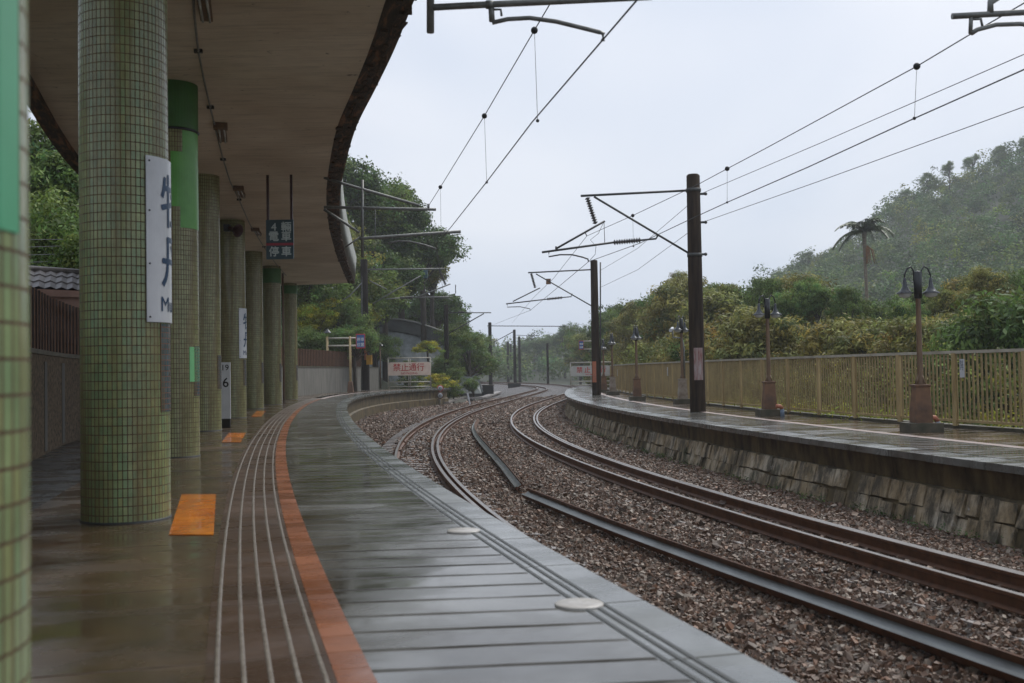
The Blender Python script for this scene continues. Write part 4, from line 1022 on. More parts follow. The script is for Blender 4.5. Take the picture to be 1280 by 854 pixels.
dr = [(mp[1], G(672, 151, ZC)), (mp[2], G(608.4, 228, ZC)), (mp[3], Vector((mp[3].x, mp[3].y, ZC)))]
wire('messenger_wire', [mp[0]+(mp[0]-mp[1])*12]+mp+[mp[-1].lerp(mA_, .5)-Vector((0, 0, .3)), mA_], 'messenger wire with hanging droppers above the left track', droppers=dr)
cR = [G(u, v_, ZC) for u, v_ in ((1280, 87), (1143, 148), (1010, 209), (909, 253), (861, 275), (800, 304), (736, 327))]
c2 = D(663, 388, 52.5); c2b = D(560, 377, YA)
wire('contact_wire', [cR[0]+(cR[0]-cR[1])*5]+cR+[c2, D(609, 409, 130)], 'contact wire over the right track, passing just under the near mast arms', r=.0085)
mr = [(1280, 4, 11.2), (1212, 43.5, 12.2), (1146, 83, 13.4), (960, 184, 17.9), (909, 211, 20.0), (870, 232, 22.5), (791, 269.5, 26.6), (733.7, 295, 31.0)]
mrp = [D(*q) for q in mr]
drr = [(mrp[2], G(1143, 148, ZC)), (mrp[4], G(909, 253, ZC)), (mrp[6], Vector((mrp[6].x, mrp[6].y, D(791, 308, 26.6).z)))]
m2p = D(667, 372, 52.5)
wire('messenger_wire', [mrp[0]+(mrp[0]-mrp[1])*6]+mrp+[mrp[-1].lerp(m2p, .5)-Vector((0, 0, .15)), m2p, D(640, 404, 130)], 'messenger wire with droppers running to the near mast from the top right', droppers=drr)
for (ua, va, ub, vb, uc, vc, lb) in ((1280, 68, 878, 241.5, 749, 339, 'upper feeder wire clamped to the near mast'), (1280, 133.5, 878, 278, 749, 360, 'lower feeder wire clamped to the near mast')):
    e = D(ub, vb, b1.y); s_ = D(ua, va, 18.05); c_ = D(uc, vc, b2_.y); mid = s_.lerp(e, .5)-Vector((0, 0, .02)); mid2 = e.lerp(c_, .5)-Vector((0, 0, .25))
    wire('feeder_wire', [s_+(s_-e)*1.2, s_, mid, e, mid2, c_], lb, r=.008, group='feeder wires along the right masts')
# jumper wires by the near mast
wire('jumper_wire', [PT(755, 277), PT(748, 292), PT(738, 300), PT(745, 308), PT(744, 318), PT(737, 326)], 'loose jumper wire hanging from the near mast arm', 'jumper wire', .007, group=None)
for k, (va, vb) in enumerate(((300, 299), (309, 307), (319, 317), (328, 326))):
    tag(MB().tube([D(-60, va+3, 30), D(36, va, 30), D(100, vb, 31), D(240, vb-6, 33)], .012, 5).build('power_line', M['steel_g']), ['highest', 'second', 'third', 'lowest'][k]+' of the four thin lines crossing before the trees left of the big column', 'power line', 'power lines behind the house')
# ================================================================== FAR END OF THE PLATFORMS
def barrier(u0, u1, vt, vb, Y, board, label, full=True, v_rail=None):
    a, b_ = D(u0, vt, Y), D(u1, vt, Y); zb = D(u0, vb, Y).z; W_ = b_.x-a.x; cx_ = (a.x+b_.x)/2; H_ = a.z
    root = thing('barrier', (cx_, Y, zb), label, 'barrier', 'no passing barriers at the platform ends')
    k = H_-zb; fr = MB()
    top = zb+k; 
    mb = MB(); z0, z1 = zb+k*.42, zb+k*.86; n_ = 6; rr = .22; poly = []
    for (px_, pz, a0) in ((cx_-W_/2+rr, z1-rr, 90), (cx_-W_/2, z0, None), (cx_+W_/2, z0, None), (cx_+W_/2-rr, z1-rr, 0)):
        if a0 is None: poly.append((px_, Y-.1, pz))
        else:
            for i in range(n_+1):
                an = R(a0+90-90*i/n_) if a0 == 90 else R(0+90*i/n_)
                poly.append((px_+rr*math.cos(an), Y-.1, pz+rr*math.sin(an)))
    pl = [q for q in poly]
    lft = [q for q in pl[:n_+1]]; 
    order = lft[::-1]+[pl[n_+1], pl[n_+2]]+pl[n_+3:]
    mb.poly_prism(order, (0, .04, 0)); mb.build('board', board, root)
    mb = MB()
    for x in (-.5, -.02, .02+.0, .5): mb.tube([(cx_+x*W_, Y, zb), (cx_+x*W_, Y, top)], .04, 8)
    for z in (top, zb+k*.2, zb+k*.04): mb.tube([(cx_-W_/2, Y, z), (cx_+W_/2, Y, z)], .045, 8)
    for x in (-.5, .5): mb.bar((cx_+x*W_, Y, zb+.02), (cx_+x*W_, Y+.6, zb+.02), .06, .06)
    mb.build('frame', M['railcap'], root)
    for i, ch in enumerate('禁止通行'):
        flat_text(ch, k*.27, (cx_-W_*.29+i*W_*.185, Y-.106, z0+(z1-z0)*.62), (1, 0, 0), (0, 0, 1), M['red'], root, bold=.008, name='character')
    flat_text('NO PASSING', k*.095, (cx_, Y-.106, z0+(z1-z0)*.16), (1, 0, 0), (0, 0, 1), M['red'], root, bold=.004)
    return root
barrier(485, 538, 448, 485.5, 87.5, M['barrier'], 'cream barrier with red characters closing the left platform')
barrier(713, 766, 453.5, 483, 80, M['barrier_g'], 'off white barrier with red characters closing the right platform, half hidden by a mast')
# frame carrying the blue signs, left
g1 = D(409.5, 490, 76); r_ = thing('sign_frame', (g1.x, g1.y, 0), 'ochre two post frame carrying a small blue sign, far left platform', 'sign frame')
Yg = 76; zt = lambda v_: D(409, v_, Yg).z
for u, m_, nm in ((409.5, 'palebase', 'pale_base'), (438, 'rustbase', 'rusty_base')):
    q = D(u, 470, Yg); MB().tube([(q.x, Yg, 0), (q.x, Yg, zt(421))], .085, 8).build('post', M['fence2'], r_)
    MB().lathe((q.x, Yg, 0), [(.3, 0), (.2, .7), (.1, .75)], 4, smooth=False).build(nm, M[m_], r_)
for v_ in (423, 432.5): MB().tube([D(409, v_, Yg), D(447, v_-.3, Yg)], .06, 8).build('beam', M['railcap'], r_)
def bluesign(u0, u1, v0, v1, Y, parent):
    a, b_ = D(u0, v0, Y), D(u1, v1, Y); W_ = b_.x-a.x; H_ = a.z-b_.z; c = Vector(((a.x+b_.x)/2, Y, (a.z+b_.z)/2))
    MB().box(c, (W_, .08, H_)).build('sign_rim', M['red'], parent); MB().box(c-Vector((0, .045, 0)), (W_*.86, .03, H_*.86)).build('sign_face', M['bluesign'], parent)
    for i, ch in enumerate('停車位置'):
        flat_text(ch, W_*.42, (c.x-W_*.21+(i % 2)*W_*.42, Y-.064, c.z+H_*.12-(i//2)*H_*.36), (1, 0, 0), (0, 0, 1), M['white'], parent, bold=.004, name='character')
bluesign(445, 456.5, 417.5, 435.5, Yg-.2, r_)
q = D(409.5, 416.5, Yg); MB().lathe((q.x, Yg, q.z), [(.28, 0), (.22, .1), (.08, .22), (.03, .3)], 12).build('lamp_shade', M['shade'], r_)
r_ = thing('blue_sign', D(727, 430, 78), 'small blue sign on two pale arms left of the second mast', 'sign'); bluesign(723.5, 729.5, 426, 437, 78, r_)
for v_ in (426.5, 436.5): MB().tube([D(729, v_, 78), D(742, v_, 78)], .04, 6).build('arm', M['railcap'], r_)
q = G(474, 486, 0); r_ = thing('far_lamp', (q.x, q.y, 0), 'small dark capped lamp post in front of the concrete wall', 'lamp post')
Yl = 92; c = D(475, 431, Yl); MB().tube([(c.x, Yl, 0), (c.x, Yl, c.z)], .06, 8).build('pole', M['rustpost'], r_); MB().lathe((c.x, Yl, c.z-.1), [(.3, 0), (.22, .12), (.07, .22), (.03, .35)], 12).build('lamp_shade', M['shade'], r_)
# speed signs at the platform end
Yq = 84.5; c = D(550, 486, Yq); r_ = thing('speed_sign', (c.x, Yq, -1), 'pair of round red rimmed speed discs on a pale post at the left platform end', 'speed sign')
MB().tube([(c.x, Yq, -1.3), (c.x, Yq, c.z+.2)], .07, 8).build('post', M['railcap'], r_)
for v_, m_, tx in ((485.5, 'red', '35'), (494.5, 'rustbase', '35')):
    c = D(550.3, v_, Yq); ds = MB().lathe((c.x, Yq-.1, c.z), [(.26, 0), (.26, .03), (.001, .031)], 24, axis=Vector((0, -1, 0))).build('disc_rim', M[m_], r_)
    MB().lathe((c.x, Yq-.135, c.z), [(.19, 0), (.19, .008), (.001, .009)], 24, axis=Vector((0, -1, 0))).build('disc_face', M['white'], r_)
    flat_text(tx, .26, (c.x, Yq-.15, c.z), (1, 0, 0), (0, 0, 1), M['black'], r_, bold=.005)
# leaning white marker and slabs beside the far track
a, b_ = D(588, 502, 72), D(584.5, 491.5, 72); tag(MB().bar((a.x, 72, a.z-.3), b_, .14, .1).build('marker_post', M['white']), 'leaning white marker post in the ballast left of the far track', 'marker post')
mb = MB(); pth = Path([tuple(G(u, v_, -1.1).xy) for u, v_ in ((556, 503), (572, 498), (600, 497), (612, 494), (624, 489.5))], .5); pth.sweep(mb, [(-.35, -1.05), (.35, -1.05), (.35, -1.2), (-.35, -1.2)], 0, pth.L-.5); tag(mb.build('cable_trough', M['sleeper']), 'pale concrete cable trough curving beside the far left track', 'cable trough')
mb = MB(); pth = Path([tuple(LT.at(q_, -1.05)) for q_ in np.arange(LT.sy(14), LT.sy(28), 2)], .5); pth.sweep(mb, [(-.2, BZ+.06), (.2, BZ+.06), (.2, BZ-.1), (-.2, BZ-.1)], 0, pth.L-.5); tag(mb.build('cable_trough', M['sleeper']), 'grey concrete trough between the left platform wall and the left track', 'cable trough')
# small cabinets and low wall by the far masts
for k, (u, v0, v1, wd, Y, lb) in enumerate(((610, 491, 482, 14, 112, 'dark low cabinet at the foot of the tall misty mast'), (643, 484, 479.5, 16, 150, 'dark low cabinet under the far trio of masts'))):
    a = D(u, v1, Y); b_ = D(u, v0, Y); r_ = thing('trackside_cabinet', (a.x, Y, b_.z), lb, 'cabinet', 'dark cabinets beside the far masts')
    MB().box((a.x, Y, (a.z+b_.z)/2-.2), (wd*Y/F, .8, a.z-b_.z+.4)).build('body', M['blackmetal'], r_); MB().box((a.x, Y, a.z+.04), (wd*Y/F+.15, .95, .08)).build('lid', M['ledge'], r_)
# concrete bridge abutment behind the left platform end
Yc = 106
aw = thing('bridge_abutment', D(510, 480, Yc), 'grey sloping concrete abutment with dark parapet behind the left barrier', 'abutment')
top = [(440, 397), (472, 398.5), (490, 399.5), (505, 401), (522, 404.5), (540, 410.5), (560, 418), (590, 430)]
mb = MB(); ft = [D(u, v_, Yc) for u, v_ in top]; fb = [D(u, v_+13+.04*(u-472), Yc) for u, v_ in top]
mb.poly_prism(ft+fb[::-1], (0, 2.2, 0)); mb.build('parapet', M['parapet'], aw)
mb = MB(); mb.tube([p+Vector((0, -.1, .06)) for p in ft], .12, 6); mb.build('parapet_cap', M['steel_g'], aw)
mb = MB(); sl_t = [p+Vector((0, .3, 0)) for p in fb]; sl_b = [D(u+12, 492, Yc-5) for u, _ in top]
for i in range(len(top)-1): mb.add([sl_t[i], sl_t[i+1], sl_b[i+1], sl_b[i]], [(0, 1, 2, 3)]); mb.add([sl_t[i]+Vector((0, 2, 0)), sl_t[i+1]+Vector((0, 2, 0)), sl_b[i+1]+Vector((0, 6, 0)), sl_b[i]+Vector((0, 6, 0))], [(0, 1, 2, 3)])
mb.build('sloping_face', M['concrete'], aw)
mb = MB(); mb.bar(D(474.5, 411, Yc-.4), D(492, 449, Yc-2.4), .3, .5); mb.build('edge_rib', M['parapet'], aw)
# ================================================================== TERRAIN
RIDGE = [(40, 6), (52, 9), (62, 15), (71, 21), (82, 27), (90, 29), (100, 38), (104, 42), (113, 46), (124, 50), (134, 54), (142, 58), (160, 64), (200, 76), (260, 84), (330, 86), (420, 86)]
def hill_h(x, y):
    rx = [a for a, _ in RIDGE]; rh = [b for _, b in RIDGE]
    xr = x*300/max(y, 60)                      # foot of the slope swings with the valley
    hr = np.interp(x*1.0+ (300-y)*.22, rx, rh, left=-2)
    t_ = np.clip((y-95)/205, 0, 1); prof_ = t_**1.25
    back = np.clip(1-(y-300)/500, .45, 1)
    return -2.4+(hr+2.4)*prof_*back if hr > -2 else -2.4
def grid(name, x0, x1, y0, y1, nx, ny, fn, m):
    mb = MB(); vs = []; 
    for j in range(ny+1):
        for i in range(nx+1):
            x = x0+(x1-x0)*i/nx; y = y0+(y1-y0)*j/ny; vs.append((x, y, fn(x, y)))
    fs = [(j*(nx+1)+i, j*(nx+1)+i+1, (j+1)*(nx+1)+i+1, (j+1)*(nx+1)+i) for j in range(ny) for i in range(nx)]
    mb.add(vs, fs, smooth=True); return tag(mb.build(name, m), kind='structure')
grid('right_hill', 12, 510, 90, 515, 60, 60, lambda x, y: hill_h(x, y)-.3, M['hill'])
def lhill(x, y):
    d = -(x+13.5) if y < 95 else -(x+9+ (y-95)*-.05)
    base = np.clip((d-1.5)*.42, 0, 24)
    if y > 100: base *= np.clip(1-(y-150)/60, 0, 1)
    return -.1+base if d > 0 else -2.5
grid('left_hill', -130, -8, 4, 230, 50, 70, lambda x, y: lhill(x, y), M['hill'])
def chill(x, y): 
    return -2.7+np.clip((y-235)/200, 0, 1)*13*(0.8+.2*math.sin(x*.05+1))
grid('far_hill', -160, 60, 225, 520, 24, 20, chill, M['hill'])
# ================================================================== FOLIAGE
def leaves(centers, cn, n_leaf, spread, size, aspect=.5, droop=0.0, flat=.6, seed=0, tintv=.55, hue=.12):
    r_ = np.random.default_rng(seed); k = len(centers); m = k*n_leaf
    c = np.repeat(centers, n_leaf, axis=0); sp_ = np.repeat(cn, n_leaf)[:, None]
    d = r_.normal(size=(m, 3)); d /= np.linalg.norm(d, axis=1)[:, None]; rad = r_.random((m, 1))**.45
    p = c+d*rad*sp_*spread*np.array([1, 1, flat])
    nrm = d*.7+np.array([0, 0, .6])+r_.normal(size=(m, 3))*.45; nrm /= np.linalg.norm(nrm, axis=1)[:, None]
    a = r_.normal(size=(m, 3)); a[:, 2] -= droop; a -= nrm*(a*nrm).sum(1)[:, None]; a /= np.linalg.norm(a, axis=1)[:, None]+1e-9
    b = np.cross(nrm, a); s = size*r_.uniform(.6, 1.35, (m, 1))
    v = np.stack([p-a*s*.5, p+b*s*aspect*.5, p+a*s*.5, p-b*s*aspect*.5], 1).reshape(-1, 3)
    f = np.arange(4*m).reshape(-1, 4)
    t0 = np.repeat(r_.uniform(1-tintv, 1+tintv, (k, 1)), n_leaf, axis=0)*r_.uniform(.7, 1.3, (m, 1))
    hu = np.repeat(r_.normal(0, hue, (k, 1)), n_leaf, axis=0)
    col = np.c_[t0*(1+hu), t0, t0*(1-hu*.8)]
    return v, f, np.clip(col, .05, 3)
def crown_template(name, Rr, Hh, k, n_leaf, size, aspect, matr, seed, kind='broad', spread=1.0, droop=0):
    r_ = np.random.default_rng(seed); cs = []; 
    # limbs end in clumps; lobes make an uneven outline
    nl_ = 5+seed % 4; lob = [(r_.uniform(0, 6.28), r_.uniform(.25, .95), r_.uniform(.3, .62)) for _ in range(nl_)]
    while len(cs) < k:
        if kind == 'broad':
            a, h, s_ = lob[r_.integers(nl_)]; c = np.array([math.cos(a)*Rr*.5*(1.15-h*.55), math.sin(a)*Rr*.5*(1.15-h*.55), Hh*(.12+.75*h)])
            d = r_.normal(size=3); d /= np.linalg.norm(d); q = c+d*np.array([Rr, Rr, Hh*.42])*s_*r_.random()**.35
        elif kind == 'feather':
            a = r_.uniform(0, 6.28); h = r_.random()**.8; rad = Rr*(.25+.75*math.sin(math.pi*min(h*.85+.1, 1)))*r_.random()**.4
            q = np.array([math.cos(a)*rad, math.sin(a)*rad, Hh*h])
        elif kind == 'tier':
            h = round(r_.random()*6)/6; a = r_.uniform(0, 6.28); rad = Rr*(1.1-.75*h)*r_.random()**.5
            q = np.array([math.cos(a)*rad, math.sin(a)*rad, Hh*(.05+.92*h)+r_.normal()*.1])
        if q[2] < 0: continue
        cs.append(q)
    cs = np.array(cs); cn = r_.uniform(.55, 1.25, k)
    v, f, col = leaves(cs, cn, n_leaf, spread, size, aspect, droop, .6 if kind != 'tier' else .3, seed)
    me_o = fast_mesh(name, v, f, col, 4, matr); me = me_o.data; bpy.data.objects.remove(me_o)
    # trunk with limbs
    mb = MB(); th = Hh*.75
    mb.tube([(0, 0, -Hh*.9), (r_.normal()*.1, r_.normal()*.1, 0), (r_.normal()*.25, r_.normal()*.25, th*.6), (r_.normal()*.3, r_.normal()*.3, th)], [Rr*.075, Rr*.06, Rr*.04, Rr*.015], 7)
    for q in cs[r_.choice(k, min(k, 16), replace=False)]:
        z0 = max(-Hh*.15, q[2]*.35); mb.tube([(0, 0, z0), (q[0]*.5, q[1]*.5, z0+(q[2]-z0)*.6), tuple(q)], [Rr*.03, Rr*.02, Rr*.006], 5, cap=False)
    to = mb.build('trunk', M['bark']); tm = to.data; bpy.data.objects.remove(to)
    return me, tm
TPL = {}
def tpl(key, *a, **k): TPL[key] = crown_template(key, *a, **k)
for i, mk_ in enumerate(('deep', 'mid', 'olive', 'deep')): tpl('broad%d' % i, 5.0, 9.0, 330, 55, .30, .55, LEAFM[mk_], 20+i, 'broad', 1.0)
for i, mk_ in enumerate(('bamboo', 'olive', 'mid', 'brown', 'bamboo', 'fresh')): tpl('thick%d' % i, 2.6, 5.4, 170, 75, .23, .36, LEAFM[mk_], 40+i, 'feather' if i % 2 == 0 else 'broad', .66, 1.2)
tpl('lush0', 3.2, 6.0, 240, 60, .20, .4, LEAFM['mid'], 61, 'broad', .7, .6); tpl('lush1', 3.2, 6.0, 240, 60, .20, .4, LEAFM['yellow'], 62, 'broad', .6, .6)
tpl('lush2', 3.2, 6.0, 240, 60, .22, .4, LEAFM['fresh'], 63, 'broad', .7, .8)
tpl('tier0', 4.4, 7.0, 300, 60, .24, .4, LEAFM['mid'], 72, 'broad', .8); tpl('fern0', 2.0, 1.4, 60, 50, .3, .25, LEAFM['yellow'], 81, 'tier', .6, .5)
def tree(key, x, y, ztop, label, s=1.0, group=None, cat='tree', sz=None, name='broadleaf_tree', root_z=None):
    me, tm = TPL[key]; H0 = {'broad': 9.0, 'thick': 5.4, 'lush': 6.0, 'tier': 7.0, 'fern': 1.4}[key[:-1]]; sz = sz or s
    zb = ztop-H0*sz
    root = bpy.data.objects.new(name, None); COL.objects.link(root); root.location = (x, y, zb); root.scale = (s, s, sz); root.rotation_euler = (0, 0, random.uniform(0, 6.28))
    tag(root, label, cat, group)
    for nm, d in (('crown', me), ('trunk', tm)):
        o = bpy.data.objects.new(nm, d); COL.objects.link(o); o.parent = root
    return root
def tree_px(key, u, v_, Y, label, s=1.0, sz=None, **k):
    p = D(u, v_, Y); return tree(key, p.x, p.y, p.z, label, s, sz=sz, **k)
# left background
gL = 'tall trees behind the left platform'
for key, u, v_, Y, s, lb in (
    ('broad0', 425, 178, 98, 1.15, 'tallest dark tree, its crown rising beside the canopy corner'),
    ('broad1', 462, 205, 104, 1.05, 'tall tree directly right of the tallest dark crown'),
    ('broad0', 500, 226, 108, 1.0, 'tall dark tree whose crown meets the sky under the left wire bracket'),
    ('broad3', 528, 268, 106, .9, 'sparser green tree on the outer right side of the tall group'),
    ('broad2', 540, 300, 112, .8, 'olive tree hanging out over the sky at the right of the tall group'),
    ('broad0', 480, 300, 100, .95, 'dark tree in the middle of the tall group above the concrete abutment'),
    ('broad1', 440, 300, 92, .95, 'mid green tree behind the heavy black mast'),
    ('broad3', 545, 352, 116, .75, 'lower green tree over the right end of the abutment'),
    ('broad0', 575, 385, 125, .6, 'dark distant tree between the black mast and the thin pole'),
    ('broad2', 400, 250, 90, 1.0, 'olive tree mostly hidden by the canopy end'),
    ('broad1', 590, 408, 128, .5, 'small tree in front of the mist right of the thin pole'),
    ('broad0', 515, 370, 118, .7, 'dark tree just above the abutment parapet'),
    ('broad1', 380, 300, 84, .8, 'green tree behind the end column of the canopy')):
    tree_px(key, u, v_, Y, lb, s, group=gL)
gB = 'leafy bushes behind the far slat fence'
for key, u, v_, Y, s, lb in (
    ('lush1', 394, 372, 82, .75, 'yellow green bush right of the last column'), ('lush0', 420, 360, 84, .95, 'mid green bush above the blue sign frame'), ('lush2', 444, 388, 80, .7, 'fresh green bush left of the heavy black mast'),
    ('lush0', 385, 405, 79, .6, 'low green bush over the slat fence at the end column'), ('lush0', 412, 408, 81, .7, 'low green bush behind the frame beams'), ('lush2', 470, 400, 99, .8, 'green bush in the gap behind the slimmer pole'), ('lush1', 436, 372, 88, .8, 'yellow tinged bush under the tall trees behind the black mast')):
    tree_px(key, u, v_, Y, lb, s, group=gB, name='leafy_bush', cat='bush')
gW = 'trees seen between the two nearest columns'
for key, u, v_, Y, s, lb in (('lush0', 50, 225, 33, .95, 'green tree with glossy leaves above the tiled roof, left'), ('lush2', 92, 240, 34, .9, 'pale leaved tree above the tiled roof, next to the big column'), ('lush2', 70, 130, 40, 1.0, 'fresh green tree reaching up to the canopy edge'),
    ('lush0', 15, 150, 41, 1.1, 'dark green tree high behind the blurred column'), ('lush0', 120, 150, 44, 1.2, 'green tree behind the big tiled column'), ('lush0', 75, 290, 31, .75, 'low dark tree right above the roof ridge')):
    tree_px(key, u, v_, Y, lb, s, group=gW, sz=s*1.1)
# tree and shrubs beyond the left barrier
tree_px('tier0', 585, 402, 103, 'dark rounded tree beyond the left barrier, behind the black mast', .95, sz=.85); tree_px('tier0', 556, 432, 99, 'lower bushy tree right of the abutment', .5, group=None)
tree_px('fern0', 535, 427, 95, 'bright yellow green shrub above the left barrier', .7, name='shrub', cat='shrub'); tree_px('fern0', 548, 468, 90, 'bright yellow green shrub at the right end of the left barrier', .8, name='shrub', cat='shrub')
tree_px('thick2', 566, 462, 93, 'dark low bush behind the speed discs', .45, name='shrub', cat='shrub'); tree_px('thick2', 512, 452, 93, 'dark green shrub right behind the left barrier', .5, name='shrub', cat='shrub')
tree_px('thick5', 592, 470, 100, 'low shrub between the speed discs and the far masts', .4, name='shrub', cat='shrub')
# right thicket
LM = [(690, 'the misty lone mast'), (742, 'the second mast'), (766, 'the end of the ochre fence'), (796, 'the slender lamp post'), (853, 'the camera lamp post'), (872, 'the thick near mast'), (962, 'the second twin lamp post'), (1080, 'the palm'), (1152, 'the nearest lamp post'), (1195, 'the fence notice'), (1280, 'the right picture edge')]
used = {}
CW = {'thick0': 'straw green', 'thick1': 'olive', 'thick2': 'dark green', 'thick3': 'brownish', 'thick4': 'pale straw', 'thick5': 'fresh green', 'broad0': 'deep green', 'broad1': 'mid green', 'broad2': 'olive', 'broad3': 'green', 'lush0': 'glossy green'}
def lab(key, u, row):
    l = min(LM, key=lambda q: abs(q[0]-u)); side = 'left of' if u < l[0]-6 else ('right of' if u > l[0]+6 else 'behind')
    return '%s %s %s, %s %s' % (CW[key], {'f': 'bushy tree', 'm': 'tree', 'b': 'tall tree'}[row[0]], {'f': 'behind the ochre fence', 'm': 'mid thicket', 'b': 'back of the thicket'}[row[0]], side, l[1])
gR = 'thicket trees behind the right fence'; rr_ = random.Random(5)
def add_tree(key, u, v_, Y, s, row, sz=None):
    Rk = {'broad': 5.0, 'thick': 2.6, 'lush': 3.2}[key[:-1]]*s
    while Y < 300 and (u-640)/F*Y < np.interp(Y, FEN.p[:, 1], FEN.p[:, 0])+Rk+.5: Y += 1
    L_ = lab(key, u, row); i = used.get(L_, 0); used[L_] = i+1
    if i: L_ = L_+[', higher', ', farther', ', smaller', ', thinner', ', last'][min(i-1, 4)]
    tree_px(key, u, v_, Y, L_, s, sz=sz, group=gR, name='thicket_tree')
TOPF = [(760, 424), (790, 408), (830, 402), (870, 398), (910, 392), (950, 398), (1000, 402), (1050, 395), (1100, 400), (1150, 392), (1200, 398), (1250, 390), (1300, 384), (1350, 380)]
TOPM = [(740, 412), (770, 392), (800, 380), (830, 366), (855, 350), (880, 360), (905, 352), (935, 372), (965, 358), (1000, 350), (1022, 346), (1045, 372), (1075, 378), (1110, 376), (1140, 372), (1170, 362), (1210, 350), (1230, 342), (1265, 352), (1300, 346)]
keysF = ['thick0', 'thick4', 'thick1', 'thick0', 'thick3', 'thick4', 'thick5']; keysM = ['thick1', 'thick2', 'thick0', 'thick5', 'thick4', 'thick2', 'thick1']
for i, (u, v_) in enumerate(TOPF):
    Y = np.interp(u, [760, 900, 1300], [66, 50, 36]); add_tree(keysF[i % 7], u, v_+6+rr_.uniform(-16, 14), Y+rr_.uniform(-2, 3), rr_.uniform(.85, 1.1), 'f')
    add_tree(keysF[(i+3) % 7], u+22, v_+22+rr_.uniform(-8, 8), Y-3, rr_.uniform(.6, .85), 'f')
for i, (u, v_) in enumerate(TOPM):
    Y = np.interp(u, [740, 900, 1300], [92, 72, 55]); add_tree(keysM[i % 7], u, v_, Y+rr_.uniform(-3, 5), rr_.uniform(.8, 1.45), 'm')
for u, v_, Y, s, k_ in ((1022, 344, 60, .5, 'thick5'), (985, 352, 62, .6, 'thick5'), (848, 342, 86, .6, 'thick4'), (958, 350, 66, .6, 'thick2'), (1232, 338, 50, .6, 'thick4'), (1185, 356, 52, .5, 'thick1'), (1060, 362, 60, .55, 'thick2'), (905, 350, 74, .6, 'thick1'), (1290, 335, 50, .7, 'thick5'), (1130, 368, 52, .5, 'thick5')):
    add_tree(k_, u, v_, Y, s, 'm', sz=s*1.25)
add_tree('thick2', 1262, 372, 33, 1.15, 'f'); add_tree('thick5', 1235, 392, 34, .8, 'f')
for i, (u, v_, Y, s) in enumerate(((705, 405, 175, 1.0), (735, 398, 160, .9), (765, 372, 120, .7), (795, 366, 112, .7), (782, 390, 105, .6), (820, 384, 100, .6), (845, 352, 98, .55), (668, 418, 215, 1.0), (690, 412, 200, 1.0), (725, 420, 150, .8), (750, 425, 130, .6))):
    add_tree(['broad0', 'broad1', 'broad3', 'broad1', 'broad2'][i % 5], u, v_, Y, s, 'b')
# palm
pp = D(1080, 278, 95); pz = D(1080, 385, 95)
pm = thing('palm_tree', (pp.x, pp.y, -3), 'single palm tree standing above the thicket against the hill', 'palm tree')
zt_ = pp.z-.8
MB().tube([(pp.x+.2, pp.y, -3), (pp.x+.15, pp.y, 4), (pp.x, pp.y, zt_-2.2), (pp.x, pp.y, zt_)], [.24, .16, .14, .2], 10).build('trunk', M['barklight'], pm)
pv = []; 
for i in range(19):
    a = i*2.399; el = [1.25, 1.0, .8, .5, .2][i % 5]+random.uniform(-.1, .1); L_ = random.uniform(2.5, 3.1)
    d = Vector((math.cos(a), math.sin(a), 0)); spn = []; mb = MB()
    for k in range(11):
        t_ = k/10; r__ = L_*t_*math.cos(el*(1-t_*.3)); z = L_*(math.sin(el)*t_*1.0-.72*t_**2.6)
        spn.append(Vector((pp.x, pp.y, zt_))+d*r__+Vector((0, 0, z)))
    mb.tube(spn, [.05-.004*k for k in range(11)], 5, cap=False)
    sd = d.cross(Vector((0, 0, 1)))
    for k in range(2, 44):
        t_ = k/44; idx = t_*10; j = int(idx); p = spn[j].lerp(spn[min(j+1, 10)], idx-j); ll = .75*math.sin(math.pi*(t_*.85+.1))
        for s_ in (-1, 1):
            tip = p+sd*s_*ll*.75+d*ll*.35-Vector((0, 0, ll*random.uniform(.2, .6))); w_ = d*.08
            mb.add([p-w_, p+w_, tip], [(0, 1, 2)])
    mb.build('frond', simple('palm_leaf_%d' % i, (.085, .115, .04), (.055, .075, .028), 2, .5, 0) if i == 0 else bpy.data.materials['palm_leaf_0'], pm)
mb = MB(); 
for k in range(14): a = random.uniform(-.5, .9); mb.tube([(pp.x+.1, pp.y, zt_-1.2), (pp.x+.25+a*.5, pp.y-.2, zt_-1.7), (pp.x+.3+a*.7, pp.y-.3, zt_-2.9)], [.05, .04, .02], 4)
mb.build('dry_fruit_stalk', simple('dry_orange', (.25, .12, .05), rough=.8), pm)
# hillside forest: far-off wood read as one mass
def forest(name, n_, fx, seed, label, hfun, leaf=.62, k=7, nl=26, base_r=3.0):
    r_ = np.random.default_rng(seed); V = []; Fc = []; Cl = []; off = 0
    pal = np.array([(1, 1, 1), (.75, .85, .85), (1.35, 1.25, .95), (1.9, 1.4, .8), (.85, 1.15, .8), (1.9, 1.8, .7), (.5, .65, .65)])
    for i in range(n_):
        x, y = fx(r_); z = hfun(x, y)
        Rr = base_r*r_.uniform(.7, 1.35); Ht = Rr*r_.uniform(1.3, 2.2)
        d = r_.normal(size=(k, 3)); d /= np.linalg.norm(d, axis=1)[:, None]; d[:, 2] = np.abs(d[:, 2])
        cs = np.array([x, y, z+Ht*.35])+d*np.array([Rr*.7, Rr*.7, Ht*.65])*r_.random((k, 1))**.4
        v, f, c = leaves(cs, np.full(k, Rr*.5), nl, 1.0, leaf, .6, 0, .75, int(r_.integers(1e9)), .3, .08)
        V.append(v); Fc.append(f+off); off += len(v); Cl.append(c*pal[r_.choice(7, p=[.3, .2, .14, .06, .12, .08, .1])]*r_.uniform(.7, 1.3))
    o = fast_mesh(name, np.vstack(V), np.vstack(Fc), np.vstack(Cl), 4, LEAFM['far'])
    return tag(o, label, 'woodland', kind='stuff')
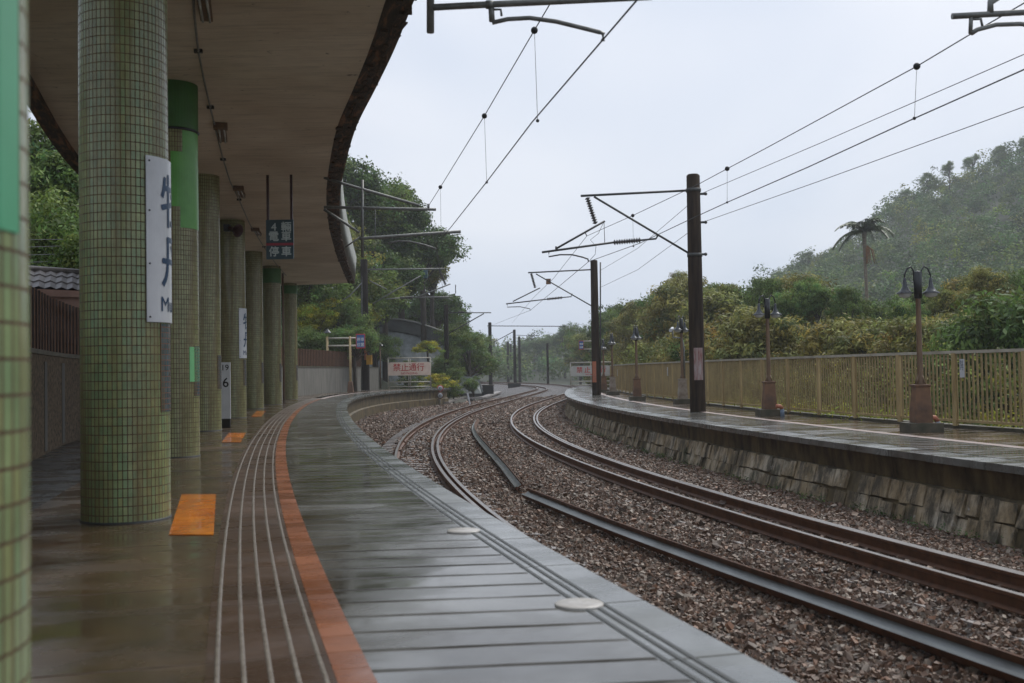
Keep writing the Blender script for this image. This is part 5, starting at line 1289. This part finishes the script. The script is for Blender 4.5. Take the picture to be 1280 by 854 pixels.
def fx_hill(r_):
    while True:
        y = 110+215*r_.random()**.8; u = r_.uniform(800, 1500); x = (u-640)/F*y
        if x > 14: return x, y
forest('hillside_wood', 1500, fx_hill, 3, 'dense misty wood covering the right hillside', hill_h)
def fx_c(r_): y = r_.uniform(215, 420); u = r_.uniform(500, 960); return (u-640)/F*y, y
forest('far_wood', 320, fx_c, 4, 'pale misty wood closing the valley behind the tracks', lambda x, y: max(chill(x, y), hill_h(x, y)), .8, base_r=3.6)
def fx_l(r_): y = r_.uniform(25, 170); x = -13.5-2-60*r_.random()**.8; return (x, y) if y < 92 or x < -14 else (x-8, y)
forest('left_hill_wood', 420, fx_l, 5, 'dense green undergrowth on the slope behind the left platform', lhill, .42, k=8, nl=34, base_r=2.3)
# individual trees standing out on the ridge
for i, (u, v_, Y, s, lb) in enumerate(((1132, 232, 292, .62, 'spindly tree sticking up from the ridge right above the palm'), (1160, 214, 292, .75, 'round ridge tree between the spindly one and the lamp post'), (1186, 198, 294, .8, 'ridge tree just right above the nearest lamp post'), (1215, 190, 295, .8, 'broad ridge tree left of the highest one'), (1250, 180, 296, .8, 'highest ridge tree in the picture'), (1282, 168, 297, .9, 'ridge tree cut by the right picture edge'), (1045, 303, 296, .7, 'ridge tree left of the palm'), (1010, 313, 298, .75, 'wide ridge tree low on the left slope'), (975, 335, 298, .6, 'lowest small tree at the left foot of the ridge'))):
    tree_px(['lush0', 'thick2', 'lush0'][i % 3], u, v_+3, Y, lb, s*[1.1, 1.25, .9][i % 3], sz=s*1.15, group='trees along the ridge of the right hill', name='ridge_tree')
# weeds along the foot of the stone wall and under the fence
def weeds(name, path, off, s0, s1, z, nclump, size, spread, matr, label, seed, h=.1):
    r_ = np.random.default_rng(seed); cs = []
    for _ in range(nclump):
        q = r_.uniform(s0, s1); x, y = path.at(q, off+r_.normal()*.12); cs.append((x, y, z+r_.random()*h))
    v, f, c = leaves(np.array(cs), r_.uniform(.5, 1.4, nclump), 26, spread, size, .35, 0, .7, seed)
    return tag(fast_mesh(name, v, f, c, 4, matr), label, 'weeds', kind='stuff')
weeds('wall_foot_weeds', PR, -.22, PR.sy(11), PR.sy(45), BZ-.1, 150, .05, .14, LEAFM['deep'], 'dark weeds along the foot of the stone facing', 9)
weeds('fence_weeds', FEN, .62, FEN.sy(13), FEN.sy(50), .0, 260, .10, .35, LEAFM['yellow'], 'yellow green weeds showing under the ochre fence', 10, .25)
weeds('fence_growth', FEN, 2.2, FEN.sy(8), FEN.sy(60), -1.0, 900, .14, .7, LEAFM['olive'], 'undergrowth right behind the ochre fence', 12, 2.4)
# ================================================================== HAZE
hm = bpy.data.materials.new('mist'); hm.use_nodes = True; nt = hm.node_tree
nt.nodes.remove(nt.nodes['Principled BSDF']); pvn = nt.nodes.new('ShaderNodeVolumePrincipled')
pvn.inputs['Color'].default_value = (.95, .975, 1, 1); pvn.inputs['Density'].default_value = .00055; pvn.inputs['Anisotropy'].default_value = .2
nt.links.new(pvn.outputs[0], nt.nodes['Material Output'].inputs['Volume'])
mb = MB(); mb.box((120, 215, 47), (804, 614, 101.2)); hz = mb.build('haze', hm); tag(hz, 'thin pale mist filling the valley', 'haze', kind='stuff')
for o in COL.objects:
    if '_o' in o: del o['_o']
